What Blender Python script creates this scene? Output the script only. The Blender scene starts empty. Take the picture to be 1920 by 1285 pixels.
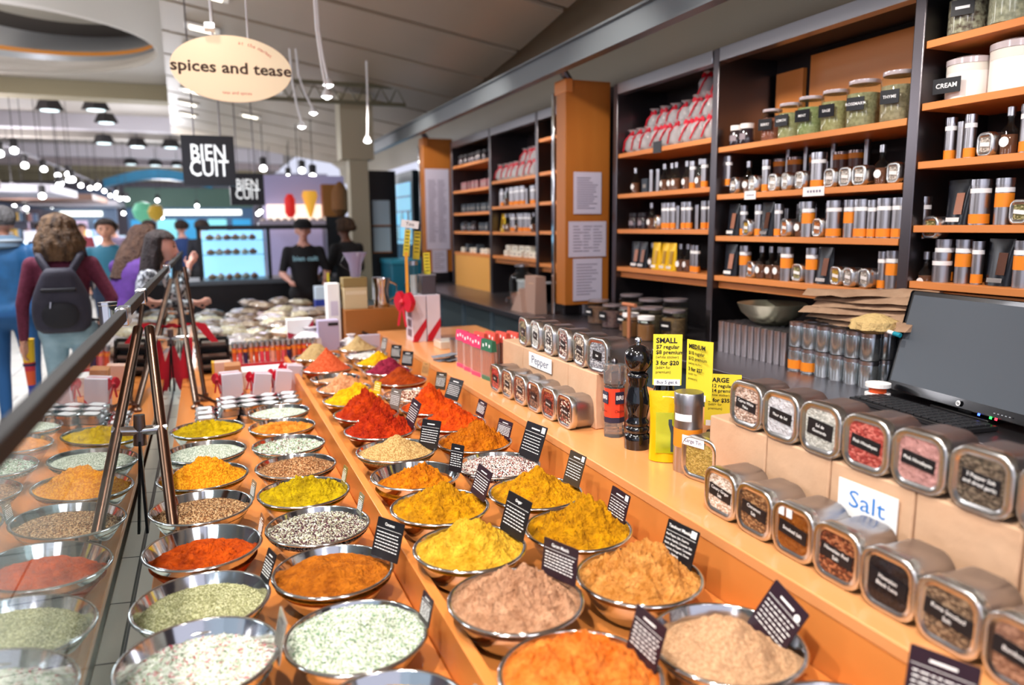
import bpy, math, random
from mathutils import Vector, Matrix, noise, Euler
import numpy as np
S = bpy.context.scene
COL = S.collection
PI = math.pi
random.seed(7)

# ---------------------------------------------------------------- camera, world, light, exposure
cam_d = bpy.data.cameras.new('camera'); cam = bpy.data.objects.new('camera', cam_d); COL.objects.link(cam)
S.camera = cam
cam.matrix_world = Matrix(((0.926509, 0.066842, -0.370289, 0), (-0.37616, 0.140324, -0.915867, 0), (-0.009258, 0.987847, 0.155154, 1.6), (0, 0, 0, 1)))
cam_d.sensor_width = 36; cam_d.lens = 26.25; cam_d.clip_end = 200
cam_d.dof.use_dof = True; cam_d.dof.focus_distance = 2.3; cam_d.dof.aperture_fstop = 1.85
S.view_settings.view_transform = 'Standard'; S.view_settings.look = 'None'
S.view_settings.gamma = 1; S.view_settings.use_curve_mapping = False
S.view_settings.exposure = 0.2
S.cycles.use_denoising = True
S.cycles.max_bounces = 8; S.cycles.transparent_max_bounces = 16
S.cycles.caustics_reflective = False; S.cycles.caustics_refractive = False
S.cycles.sample_clamp_indirect = 6
W = bpy.data.worlds.new('hall_air'); S.world = W; W.use_nodes = True
W.node_tree.nodes['Background'].inputs[0].default_value = (0.80, 0.82, 1.0, 1)
W.node_tree.nodes['Background'].inputs[1].default_value = 0.85

def spot(x, y, z, tx, ty, tz, e, ang=75, size=.05, col=(1, .93, .84), blend=.6):
    l = bpy.data.lights.new('track_spot', 'SPOT'); l.energy = e; l.spot_size = math.radians(ang); l.spot_blend = blend
    l.shadow_soft_size = size; l.color = col
    o = bpy.data.objects.new('track_spot', l); COL.objects.link(o); o.location = (x, y, z)
    o.rotation_euler = (Vector((tx, ty, tz)) - Vector((x, y, z))).to_track_quat('-Z', 'Y').to_euler()
# market track spots hanging from the ceiling over the stall
for x, y, tx, ty, e in ((-.5, .2, .3, 1.1, 150), (-.3, 1.3, .5, 1.9, 95), (-.3, 2.6, .5, 3.0, 95), (-.2, 4.2, .5, 4.4, 100), (0, 6.0, .4, 6.0, 110),
                        (.5, .6, 1.1, 1.0, 75), (.4, 3.4, 1.2, 3.2, 60)):
    spot(x, y, 3.05, tx, ty, .8, e * 1.35)
for y in (.8, 2.3, 3.6, 5.6, 7.6):
    spot(1.3, y, 2.95, 2.75, y + .5, 1.35, 95, 85, .06)
for x, y in ((-1.5, 6), (-3.2, 9), (-1.2, 11), (.6, 10), (-3.5, 15), (-.8, 17), (2, 15), (-5, 21), (-1.5, 23)):
    spot(x, y, 3.55, x, y, 0, 330, 130, .2, (.9, .93, 1), .8)
for x, y, e in ((-1.5, 6, 70), (-3.2, 9, 70), (-2.6, 11, 45), (-3.5, 15, 120), (-.8, 18, 105), (-1.5, 23, 160), (-1.2, 30, 160), (-4, 21, 160), (-2.2, 2.5, 60), (-1.6, -1, 60), (.8, -1.2, 35)):  # unseen point fills added to lift the dark ceiling and hall
    l = bpy.data.lights.new('hall_fill', 'POINT'); l.energy = e; l.shadow_soft_size = .4; l.color = (.95, .94, 1)
    o = bpy.data.objects.new('hall_fill', l); COL.objects.link(o); o.location = (x, y, 2.7)
l = bpy.data.lights.new('cove_lamp', 'POINT'); l.energy = 14; l.shadow_soft_size = .25; l.color = (1, .93, .84)
o = bpy.data.objects.new('cove_lamp', l); COL.objects.link(o); o.location = (-1.75, 11.9, 4.35)
spot(.05, 4.6, 2.9, .12, 5.0, 2.6, 2.5, 70, .02)      # the clip-on light of the oval sign

# ---------------------------------------------------------------- materials
def lin(h):
    h = h.lstrip('#'); c = [int(h[i:i + 2], 16) / 255 for i in (0, 2, 4)]
    return tuple(((v + .055) / 1.055) ** 2.4 if v > .04045 else v / 12.92 for v in c) + (1,)
_M = {}
def mat(name, col='#888888', rough=.5, metal=0, noise_=None, bump=None, emis=0, ecol=None, coat=0, alpha=1, trans=0, ior=1.45, spec=None, sheen=0):
    if name in _M: return _M[name]
    m = bpy.data.materials.new(name); m.use_nodes = True; nt = m.node_tree; b = nt.nodes['Principled BSDF']
    b.inputs['Base Color'].default_value = lin(col); b.inputs['Roughness'].default_value = rough; b.inputs['Metallic'].default_value = metal
    b.inputs['IOR'].default_value = ior
    if coat: b.inputs['Coat Weight'].default_value = coat; b.inputs['Coat Roughness'].default_value = .05
    if trans: b.inputs['Transmission Weight'].default_value = trans
    if alpha < 1: b.inputs['Alpha'].default_value = alpha
    if sheen: b.inputs['Sheen Weight'].default_value = sheen
    if emis:
        b.inputs['Emission Color'].default_value = lin(ecol or col); b.inputs['Emission Strength'].default_value = emis
    tc = nt.nodes.new('ShaderNodeTexCoord')
    if noise_:                                   # (scale xyz or float, hex2, contrast)
        sc, h2, ct = noise_
        mp = nt.nodes.new('ShaderNodeMapping'); nt.links.new(tc.outputs['Object'], mp.inputs[0])
        mp.inputs['Scale'].default_value = sc if isinstance(sc, tuple) else (sc, sc, sc)
        n = nt.nodes.new('ShaderNodeTexNoise'); n.inputs['Scale'].default_value = 1; n.inputs['Detail'].default_value = 5
        nt.links.new(mp.outputs[0], n.inputs['Vector'])
        r = nt.nodes.new('ShaderNodeValToRGB'); r.color_ramp.elements[0].position = .5 - ct; r.color_ramp.elements[1].position = .5 + ct
        r.color_ramp.elements[0].color = lin(col); r.color_ramp.elements[1].color = lin(h2)
        nt.links.new(n.outputs[0], r.inputs[0]); nt.links.new(r.outputs[0], b.inputs['Base Color'])
    if bump:
        n2 = nt.nodes.new('ShaderNodeTexNoise'); n2.inputs['Scale'].default_value = bump[0]; n2.inputs['Detail'].default_value = 6
        nt.links.new(tc.outputs['Object'], n2.inputs['Vector'])
        bp = nt.nodes.new('ShaderNodeBump'); bp.inputs['Strength'].default_value = bump[1]; bp.inputs['Distance'].default_value = bump[2] if len(bump) > 2 else .01
        nt.links.new(n2.outputs[0], bp.inputs['Height']); nt.links.new(bp.outputs[0], b.inputs['Normal'])
    _M[name] = m
    return m

def spice(name, cols, scale=0, rough=.9):
    """powder (scale 0): clumpy two-tone; otherwise grains: voronoi cells coloured from the list"""
    key = 'spice_' + name
    if key in _M: return _M[key]
    m = bpy.data.materials.new(key); m.use_nodes = True; nt = m.node_tree; b = nt.nodes['Principled BSDF']
    b.inputs['Roughness'].default_value = rough; b.inputs['Specular IOR Level'].default_value = .2
    tc = nt.nodes.new('ShaderNodeTexCoord'); r = nt.nodes.new('ShaderNodeValToRGB')
    bp = nt.nodes.new('ShaderNodeBump')
    if scale:
        v = nt.nodes.new('ShaderNodeTexVoronoi'); v.inputs['Scale'].default_value = scale
        mp = nt.nodes.new('ShaderNodeMapping'); mp.inputs['Scale'].default_value = (1, .55, 1); mp.inputs['Rotation'].default_value = (0, 0, .6)
        nt.links.new(tc.outputs['Object'], mp.inputs[0]); nt.links.new(mp.outputs[0], v.inputs['Vector'])
        s = nt.nodes.new('ShaderNodeSeparateColor'); nt.links.new(v.outputs['Color'], s.inputs[0]); nt.links.new(s.outputs[0], r.inputs[0])
        r.color_ramp.interpolation = 'CONSTANT'; e = r.color_ramp.elements
        while len(e) > 1: e.remove(e[-1])
        for i, c in enumerate(cols):
            q = e[0] if i == 0 else e.new(i / len(cols)); q.color = lin(c); q.position = i / len(cols)
        nt.links.new(v.outputs['Distance'], bp.inputs['Height']); bp.invert = True
        bp.inputs['Strength'].default_value = .9; bp.inputs['Distance'].default_value = .6 / scale
    else:
        n = nt.nodes.new('ShaderNodeTexNoise'); n.inputs['Scale'].default_value = 28; n.inputs['Detail'].default_value = 8; n.inputs['Roughness'].default_value = .7
        nt.links.new(tc.outputs['Object'], n.inputs['Vector']); nt.links.new(n.outputs[0], r.inputs[0])
        r.color_ramp.elements[0].position = .35; r.color_ramp.elements[1].position = .65
        sat = lambda c, k, g: tuple([max(0, (sum(c[:3]) / 3) + (v - sum(c[:3]) / 3) * g) * k for v in c[:3]] + [1])
        r.color_ramp.elements[0].color = sat(lin(cols[0]), .58, 1.12); r.color_ramp.elements[1].color = sat(lin(cols[1]), .88, 1.1)
        n2 = nt.nodes.new('ShaderNodeTexNoise'); n2.inputs['Scale'].default_value = 110; n2.inputs['Detail'].default_value = 6
        nt.links.new(tc.outputs['Object'], n2.inputs['Vector']); nt.links.new(n2.outputs[0], bp.inputs['Height'])
        bp.inputs['Strength'].default_value = 1.0; bp.inputs['Distance'].default_value = .010
    nt.links.new(r.outputs[0], b.inputs['Base Color']); nt.links.new(bp.outputs[0], b.inputs['Normal'])
    _M[key] = m
    return m

def thin_glass(name, tint='#f2fbfb', ior=1.5, boost=1.0):
    if name in _M: return _M[name]
    m = bpy.data.materials.new(name); m.use_nodes = True; nt = m.node_tree; nt.nodes.remove(nt.nodes['Principled BSDF'])
    out = nt.nodes['Material Output']; t = nt.nodes.new('ShaderNodeBsdfTransparent'); t.inputs[0].default_value = lin(tint)
    g = nt.nodes.new('ShaderNodeBsdfGlossy'); g.inputs['Roughness'].default_value = 0.0
    geo = nt.nodes.new('ShaderNodeNewGeometry'); mx = nt.nodes.new('ShaderNodeMix'); mx.data_type = 'FLOAT'
    mx.inputs[2].default_value = ior; mx.inputs[3].default_value = 1 / ior
    nt.links.new(geo.outputs['Backfacing'], mx.inputs[0]); fr = nt.nodes.new('ShaderNodeFresnel'); nt.links.new(mx.outputs[0], fr.inputs['IOR'])
    ml = nt.nodes.new('ShaderNodeMath'); ml.operation = 'MULTIPLY'; ml.use_clamp = True; ml.inputs[1].default_value = boost
    nt.links.new(fr.outputs[0], ml.inputs[0])
    ms = nt.nodes.new('ShaderNodeMixShader'); nt.links.new(ml.outputs[0], ms.inputs[0]); nt.links.new(t.outputs[0], ms.inputs[1]); nt.links.new(g.outputs[0], ms.inputs[2])
    nt.links.new(ms.outputs[0], out.inputs[0]); _M[name] = m
    return m

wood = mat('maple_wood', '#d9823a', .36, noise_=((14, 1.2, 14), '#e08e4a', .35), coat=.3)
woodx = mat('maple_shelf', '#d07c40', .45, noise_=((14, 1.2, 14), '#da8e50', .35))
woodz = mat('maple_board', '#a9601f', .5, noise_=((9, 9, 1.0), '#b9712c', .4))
steel = mat('brushed_steel', '#b9b8bd', .28, 1, bump=(60, .05, .002))
steel_d = mat('dark_steel', '#6d686c', .32, 1, bump=(40, .05, .002))
chrome = mat('polished_steel', '#d8d8da', .1, 1)
tinm = mat('satin_tin', '#b4b1b4', .34, 1)
lidm = mat('lid_steel', '#d2d0cc', .25, 1)
bronze = mat('brown_steel', '#6f5548', .28, 1)
beam_m = mat('beam_paint', '#6d7378', .38, .5)
black = mat('black_plastic', '#141416', .35)
ink = mat('black_card', '#17171c', .35)
inkp = mat('purple_black_card', '#2c1d28', .3)
white = mat('white_paper', '#f2f2f4', .6)
lilac = mat('pale_paper', '#cfc8dc', .65)
letter_w = mat('white_lettering', '#ffffff', .6)
letter_k = mat('black_lettering', '#15151a', .6)
yellow = mat('yellow_card', '#dccb34', .6)
sleeve = mat('clear_sleeve', '#f8f4f4', .1, alpha=.13)
red = mat('red_ribbon', '#c3122c', .4)
orange = mat('orange_band', '#ee8a22', .5)
kraft = mat('kraft_paper', '#c59c7c', .75, noise_=(9, '#d1ab8c', .3), bump=(14, .5, .01))
darkwall = mat('dark_back_panel', '#241b1c', .6)
glassj = thin_glass('jar_glass', '#f4fbf7', 1.45, .9)
plasticw = mat('clear_wrap', '#f4f4f8', .14, alpha=.35)

# ---------------------------------------------------------------- mesh helpers
class B:
    def __init__(s): s.v = []; s.f = []; s.m = []
    def add(s, vs, fs, m=0):
        k = len(s.v); s.v += [tuple(p) for p in vs]; s.f += [tuple(i + k for i in f) for f in fs]; s.m += [m] * len(fs); return s
    def box(s, x0, x1, y0, y1, z0, z1, m=0):
        return s.add([(x, y, z) for z in (z0, z1) for y in (y0, y1) for x in (x0, x1)],
                     [(0, 2, 3, 1), (4, 5, 7, 6), (0, 1, 5, 4), (2, 6, 7, 3), (0, 4, 6, 2), (1, 3, 7, 5)], m)
    def loft(s, rings, m=0, cap=True):
        n = len(rings[0]); vs = [p for r in rings for p in r]; fs = []
        for i in range(len(rings) - 1):
            for j in range(n):
                a, b = i * n + j, i * n + (j + 1) % n
                fs.append((a, b, b + n, a + n))
        if cap: fs.append(tuple(range(n))[::-1]); fs.append(tuple(range((len(rings) - 1) * n, len(rings) * n)))
        return s.add(vs, fs, m)
    def lathe(s, prof, seg=24, c=(0, 0, 0), m=0, cap=True, fn=None):
        rings = []
        for r, z in prof:
            ring = []
            for k in range(seg):
                a = 2 * PI * k / seg; rr = r * (fn(a, z) if fn else 1)
                ring.append((c[0] + rr * math.cos(a), c[1] + rr * math.sin(a), c[2] + z))
            rings.append(ring)
        return s.loft(rings, m, cap)
    def tube(s, pts, r, seg=8, m=0, rads=None):
        pts = [Vector(p) for p in pts]; rings = []; up = Vector((0, 0, 1))
        for i, p in enumerate(pts):
            t = (pts[min(i + 1, len(pts) - 1)] - pts[max(i - 1, 0)]).normalized()
            a = t.cross(up if abs(t.z) < .95 else Vector((0, 1, 0))).normalized(); b = a.cross(t).normalized(); q = rads[i] if rads else r
            rings.append([tuple(p + a * (q * math.cos(2 * PI * k / seg)) + b * (q * math.sin(2 * PI * k / seg))) for k in range(seg)])
        return s.loft(rings, m)
    def rrect(s, w, h, rad, xs, m=0, cap=True, zc=0, n=5):
        """rounded rectangle in the YZ plane, lofted along x; xs: (x, inset)"""
        rings = []
        for x, ins in xs:
            ring = []; hw, hh, rr = w / 2 - ins, h / 2 - ins, max(rad - ins, .001)
            for q in range(4):
                cy, cz = ((hw - rr) * (1, -1, -1, 1)[q], (hh - rr) * (1, 1, -1, -1)[q])
                for k in range(n + 1):
                    a = PI / 2 * (q + k / n); ring.append((x, cy + rr * math.cos(a), zc + cz + rr * math.sin(a)))
            rings.append(ring)
        return s.loft(rings, m, cap)
    def text(s, t, size, mtx, m=0, align='CENTER', bold=0):
        vs, fs = textmesh(t, size, align, bold); return s.add([mtx @ Vector(p) for p in vs], fs, m)
    def join(s, o, mtx=None):
        k = len(s.v); s.v += [tuple(mtx @ Vector(p)) if mtx else p for p in o.v]; s.f += [tuple(i + k for i in f) for f in o.f]; s.m += o.m; return s
    def mesh(s, name, mats, smooth=40):
        me = bpy.data.meshes.new(name); me.from_pydata(s.v, [], s.f); me.update()
        for q in (mats if isinstance(mats, (list, tuple)) else [mats]): me.materials.append(q)
        me.polygons.foreach_set('material_index', s.m)
        if smooth:
            me.polygons.foreach_set('use_smooth', [True] * len(s.f))
            try: me.set_sharp_from_angle(angle=math.radians(smooth))
            except Exception: pass
        return me
_T = {}
def textmesh(t, size, align='CENTER', bold=0):
    k = (t, align, bold)
    if k not in _T:
        c = bpy.data.curves.new('lettering', 'FONT'); c.body = t; c.align_x = align; c.align_y = 'CENTER'; c.resolution_u = 2; c.size = 1; c.offset = bold; c.space_line = .95
        o = bpy.data.objects.new('lettering', c); me = bpy.data.meshes.new_from_object(o)
        _T[k] = ([tuple(v.co) for v in me.vertices], [tuple(p.vertices) for p in me.polygons])
        bpy.data.objects.remove(o); bpy.data.meshes.remove(me); bpy.data.curves.remove(c)
    vs, fs = _T[k]; return [(x * size, y * size, z) for x, y, z in vs], fs
def face_mx(p, n=(-1, 0, 0), up=(0, 0, 1)):
    """matrix that lays text (local xy) on a surface at p with outward normal n"""
    n = Vector(n).normalized(); u = Vector(up); u = (u - n * u.dot(n)).normalized(); r = u.cross(n)
    return Matrix(((r.x, u.x, n.x, p[0]), (r.y, u.y, n.y, p[1]), (r.z, u.z, n.z, p[2]), (0, 0, 0, 1)))
def link(name, me, parent=None, loc=None, rz=None, bev=0):
    o = bpy.data.objects.new(name, me); COL.objects.link(o)
    if parent: o.parent = parent
    if loc: o.location = loc
    if rz: o.rotation_euler[2] = rz
    if bev:
        b = o.modifiers.new('edge', 'BEVEL'); b.width = bev; b.segments = 2; b.limit_method = 'ANGLE'
    return o
def ob(name, b, mats, parent=None, bev=0, smooth=40, loc=None, rz=None): return link(name, b.mesh(name, mats, smooth), parent, loc, rz, bev)
def tag(o, label, cat, group=None, kind=None):
    o['label'] = label; o['category'] = cat
    if group: o['group'] = group
    if kind: o['kind'] = kind
    return o
def struct(name, b, mats, smooth=0, bev=0, parent=None):
    o = ob(name, b, mats, parent, bev, smooth); o['kind'] = 'structure'; return o
def thing(name, label, cat, loc=(0, 0, 0), rz=0, group=None, kind=None):
    o = bpy.data.objects.new(name, None); COL.objects.link(o); o.location = loc; o.rotation_euler[2] = rz; o.empty_display_size = .05
    return tag(o, label, cat, group, kind)
_K = {}
def put(key, name, builder, label, cat, loc, rz=0, group=None, s=None, rot=None):
    """one more copy of a thing; its parts share the meshes built the first time"""
    if key not in _K:
        _K[key] = [(pn, b.mesh(pn, ms, sm), bv, par) for pn, b, ms, sm, bv, par in builder()]
    t = thing(name, label, cat, loc, rz, group)
    if rot: t.rotation_euler = rot
    if s: t.scale = (s, s, s) if not isinstance(s, tuple) else s
    made = {}
    for i, (pn, me, bv, par) in enumerate(_K[key]):
        made[i] = link(pn, me, made[par] if par is not None else t, bev=bv)
    return t
def part(pn, b, ms, sm=40, bv=0, par=None): return (pn, b, ms, sm, bv, par)
NTH = 'first second third fourth fifth sixth seventh eighth ninth tenth eleventh twelfth thirteenth fourteenth fifteenth sixteenth seventeenth eighteenth nineteenth twentieth'.split()
wood_lit_top = mat('maple_lit_top', '#de9256', .32, noise_=((14, 1.2, 14), '#e6a068', .35), coat=.35)  # paler maple: the washed-out reflection on the top is put into its colour
mat('glass_lid', '#c8bcc0', .12, .2); mat('grey_print', '#77708a', .7)
# ================================================================ THE SETTING
fl = bpy.data.materials.new('floor_tiles'); fl.use_nodes = True
nt = fl.node_tree; bs = nt.nodes['Principled BSDF']; tc = nt.nodes.new('ShaderNodeTexCoord'); bk = nt.nodes.new('ShaderNodeTexBrick')
nt.links.new(tc.outputs['Object'], bk.inputs['Vector']); bk.inputs['Scale'].default_value = 1; bk.inputs['Brick Width'].default_value = .6; bk.inputs['Row Height'].default_value = .6
bk.inputs['Mortar Size'].default_value = .006; bk.inputs['Color1'].default_value = lin('#cfcbc2'); bk.inputs['Color2'].default_value = lin('#bdb7ab'); bk.inputs['Mortar'].default_value = lin('#2c2a28')
nt.links.new(bk.outputs[0], bs.inputs['Base Color']); bs.inputs['Roughness'].default_value = .3
struct('floor', B().box(-14, 8, -3, 42, -.05, 0), fl)

plaster = mat('ceiling_paint', '#a99a88', .45, noise_=(.8, '#a09483', .3))
plaster2 = mat('soffit_paint', '#9a8e7a', .5)
nave = mat('nave_paint', '#b9b3ac', .7, noise_=(.4, '#aca59c', .3))
navew = mat('arch_paint', '#c9c5cc', .7)
olive = mat('arch_face_paint', '#a2977a', .7)
pinkish = mat('far_arch_paint', '#b3a6a6', .7)
trimk = mat('ceiling_channel', '#4a473f', .5)
def cz(x): return 3.1 + .165 * (2.76 - x)
# ceiling over the stall: sloping panels between dark channels, with a stepped lower strip along the back wall
gapy = [-1.5, .4, 2.3, 4.1, 5.15, 6.38, 7.57, 8.75, 9.9, 11.3, 12.6, 13.9, 15.3, 16.8, 18.4]
def edge_x(y): return 2.25 + .58 * min(1, max(0, (y - 3.6) / 4.5)) ** .7
b = B()
for i in range(len(gapy) - 1):
    ya, yb = gapy[i] + .05, gapy[i + 1] - .05
    rows = []
    for k in range(7):
        y = ya + (yb - ya) * k / 6; xe = edge_x(y); xl = -.2 - .028 * max(0, y - 6)
        rows.append([(xl, y, cz(xl)), (xe, y, cz(xe)), (xe, y, cz(xe) + .05), (xl, y, cz(xl) + .05)])
    b.loft(rows)
struct('ceiling', b, plaster, smooth=0)
b = B()
for y in gapy[1:]:
    xl = -.19 - .028 * max(0, y - 6); xe = edge_x(y) + .02
    b.loft([[(x, y - .045, cz(x) + .03), (x, y + .045, cz(x) + .03), (x, y + .045, cz(x) + .1), (x, y - .045, cz(x) + .1)] for x in (xl, xe)])
struct('trim_ceiling_channels', b, trimk)
# soffit behind the panels, down to the wall
b = B(); prof = [(-.2, 3.80), (1.9, 3.42), (2.6, 3.24), (2.95, 3.12), (3.15, 2.98), (3.2, 2.6)]
b.loft([[(x, y, z + .02) for x, z in prof] + [(x + .05, y, z + .1) for x, z in prof[::-1]] for y in (-3, 19)])
struct('ceiling_soffit', b, plaster2, smooth=60)
struct('wall_right', B().box(3.2, 3.3, -3, 10.8, 0, 2.75), mat('stall_wall', '#3b3030', .7))
# back part of the hall: high nave with shallow arches hanging across it
b = B().box(-14, 3.3, 13.9, 42, 4.2, 4.3); b.box(-14, -8.0, -3, 13.9, 4.2, 4.3)
struct('ceiling_nave', b, nave)
def arch(y, zt, z0, rise, m, x0=-9, x1=2.6):
    b = B(); N = 24; low = [(x0 + (x1 - x0) * k / N, z0 + rise * (1 - (2 * k / N - 1) ** 2)) for k in range(N + 1)]
    b.loft([[(x, yy, z) for x, z in low] + [(x1, yy, zt), (x0, yy, zt)] for yy in (y, y + .5)])
    struct('ceiling_arch', b, m)
arch(13.95, 4.2, 3.62, .06, olive); arch(15.0, 4.2, 3.95, .05, navew)
arch(20, 4.2, 3.80, .08, navew); arch(21.2, 4.2, 3.72, .08, nave)
arch(27, 4.2, 3.74, .1, navew); arch(28.4, 4.2, 3.6, .1, pinkish)
arch(34, 4.2, 3.75, .1, olive); arch(36, 4.2, 3.5, .1, olive)
struct('wall_far', B().box(-14, 6, 40, 40.2, 0, 4.3), mat('far_wall', '#9b94a0', .7))
struct('wall_left', B().box(-14.2, -14, -3, 42, 0, 4.3), mat('left_wall', '#a8a4b4', .7))
# round recess in the ceiling, upper left: stepped rings round a paler dome
cx0, cy0 = -1.64, 12.25
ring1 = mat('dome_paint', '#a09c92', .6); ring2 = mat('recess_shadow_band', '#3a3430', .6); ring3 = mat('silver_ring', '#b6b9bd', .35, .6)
ring4 = mat('orange_ring', '#d58a35', .5); ring5 = mat('molding_paint', '#bdb6ad', .6)
seg = 72
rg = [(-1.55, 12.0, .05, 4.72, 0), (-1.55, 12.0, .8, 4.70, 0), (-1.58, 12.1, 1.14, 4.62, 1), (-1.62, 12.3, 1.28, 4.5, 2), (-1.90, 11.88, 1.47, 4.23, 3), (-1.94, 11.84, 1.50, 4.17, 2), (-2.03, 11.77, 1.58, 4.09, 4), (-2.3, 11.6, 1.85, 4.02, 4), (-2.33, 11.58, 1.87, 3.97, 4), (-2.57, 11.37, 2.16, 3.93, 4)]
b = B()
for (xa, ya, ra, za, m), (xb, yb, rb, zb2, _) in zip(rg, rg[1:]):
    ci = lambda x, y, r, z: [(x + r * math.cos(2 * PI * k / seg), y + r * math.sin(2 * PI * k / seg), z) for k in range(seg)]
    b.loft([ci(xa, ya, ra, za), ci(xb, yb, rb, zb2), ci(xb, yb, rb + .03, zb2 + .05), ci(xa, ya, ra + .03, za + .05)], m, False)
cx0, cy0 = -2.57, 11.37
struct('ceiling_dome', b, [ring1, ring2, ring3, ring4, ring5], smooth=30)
# flat pieces of ceiling round the recess
b = B()
N = 72
for k in range(N):
    a0, a1 = 2 * PI * k / N, 2 * PI * (k + 1) / N
    def outp(a):
        c, s_ = math.cos(a), math.sin(a); q = min((2.39 if c > 0 else 5.4) / max(abs(c), 1e-6), (2.55 if s_ > 0 else 15) / max(abs(s_), 1e-6)); return (cx0 + c * q, cy0 + s_ * q)
    i0, i1 = (cx0 + 2.14 * math.cos(a0), cy0 + 2.14 * math.sin(a0)), (cx0 + 2.14 * math.cos(a1), cy0 + 2.14 * math.sin(a1))
    o0, o1 = outp(a0), outp(a1)
    b.loft([[(p[0], p[1], z) for p in (i0, i1, o1, o0)] for z in (3.92, 3.98)])
struct('ceiling_flat', b, mat('flat_ceiling_paint', '#b4aea4', .6))
struct('ceiling_fascia', B().box(-.2, -.14, -3, 13.9, 3.60, 3.98), plaster2)
# steel beam over the shelving with short hangers
b = B()
for dx, dz, w, h in ((0, 0, .018, .15), (0, .07, .07, .012), (0, -.07, .07, .012)):
    b.box(2.2 + dx - w / 2, 2.2 + dx + w / 2, -1, 11.3, 2.66 + dz - h / 2, 2.66 + dz + h / 2)
struct('beam', b, beam_m)
struct('pillar_far', B().box(1.70, 1.93, 9.5, 9.73, 0, 2.42).box(1.6, 2.0, 9.45, 9.78, 2.42, 3.2), mat('cream_pillar', '#b5ac94', .6))

# ================================================================ DISPLAY COUNTERS (tiers the bowls stand on)
t = thing('lower_display_tier', 'lower maple tier under the two columns of bowls next to the glass', 'display stand')
ob('tier_top', B().box(-.19, .404, .2, 8.2, .66, .69), wood, t, bev=.003)
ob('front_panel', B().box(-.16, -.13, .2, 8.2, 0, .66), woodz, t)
ledge = bpy.data.materials.new('ledge_tiles'); ledge.use_nodes = True; nt = ledge.node_tree; bs = nt.nodes['Principled BSDF']; tc = nt.nodes.new('ShaderNodeTexCoord'); bk = nt.nodes.new('ShaderNodeTexBrick')
nt.links.new(tc.outputs['Object'], bk.inputs['Vector']); bk.inputs['Scale'].default_value = 1; bk.inputs['Brick Width'].default_value = .242; bk.inputs['Row Height'].default_value = .30; bk.inputs['Mortar Size'].default_value = .003; bk.offset = 0
bk.inputs['Color1'].default_value = lin('#d8d3c6'); bk.inputs['Color2'].default_value = lin('#c4bdae'); bk.inputs['Mortar'].default_value = lin('#2c2a28'); nt.links.new(bk.outputs[0], bs.inputs['Base Color']); bs.inputs['Roughness'].default_value = .3
tag(ob('tiled_ledge', B().box(-.34, -.191, .2, 8.2, 0, .62), ledge, bev=.003), 'cream tiled ledge carrying the glass guard beside the left bowls', 'ledge')
tag(ob('divider_board', B().box(.405, .43, .2, 8.2, 0, .795), wood, bev=.002), 'long maple divider board standing between the lower and the higher bowls', 'board')
t = thing('upper_display_tier', 'raised maple tier under the two columns of bowls beside the riser', 'display stand')
ob('tier_top', B().box(.431, 1.029, .2, 8.2, .725, .755), wood, t, bev=.003)
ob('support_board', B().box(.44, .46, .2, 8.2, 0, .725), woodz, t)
t = thing('serving_counter', 'raised maple counter with a flat top, running past the pepper and salt tins', 'counter')
ob('counter_top', B().box(1.03, 1.74, .2, 4.98, .872, .90), wood_lit_top, t, bev=.003)
ob('riser_panel', B().box(1.032, 1.06, .2, 4.97, .0, .872), wood, t)
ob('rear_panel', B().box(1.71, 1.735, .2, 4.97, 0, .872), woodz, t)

# back counter with stainless top
t = thing('back_counter', 'dark back counter with a stainless steel top below the shelving', 'counter')
ob('counter_top', B().box(2.12, 3.18, .2, 8.6, .90, .94), mat('counter_steel', '#8f8b92', .34, 1, bump=(30, .04, .002)), t, bev=.003)
ob('cabinet_panel', B().box(2.17, 2.2, .2, 8.6, .0, .90), mat('grey_green_panel', '#3f4a4e', .4), t)
for y in (5.0, 5.75, 6.5, 7.25, 8.0): ob('panel_post', B().box(2.15, 2.17, y, y + .05, .05, .9), mat('blue_steel', '#8fa6b5', .3, .8), t)

# ---------------------------------------------------------------- glass guard, its clamps and legs
def gx(z): return -.242 + .044 * (z - .78)
t = thing('glass_guard', 'long clear glass guard on the customer side of the bowls, steel rail on top', 'glass guard')
zb, zt_ = .6205, 1.375
b = B().loft([[(gx(zb) - .004, y, zb), (gx(zb) + .004, y, zb), (gx(zt_) + .004, y, zt_), (gx(zt_) - .004, y, zt_)] for y in (.3, 7.6)])
ob('glass_pane', b, thin_glass('guard_glass', '#eef8f8', 1.55, 1.5), t, smooth=0)
b = B().loft([[(gx(zt_) + dx, y, zt_ + dz) for dx, dz in ((-.011, -.012), (.011, -.012), (.011, .016), (-.011, .016))] for y in (.3, 7.6)])
ob('top_rail', b, mat('rail_steel', '#2a2b2d', .8, 0), t, bev=.002)
for y in (2.15, 2.75, 4.6):
    ob('rail_joint', B().box(gx(1.37) - .014, gx(1.37) + .016, y, y + .09, 1.352, 1.398), chrome, t, bev=.003)
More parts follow.
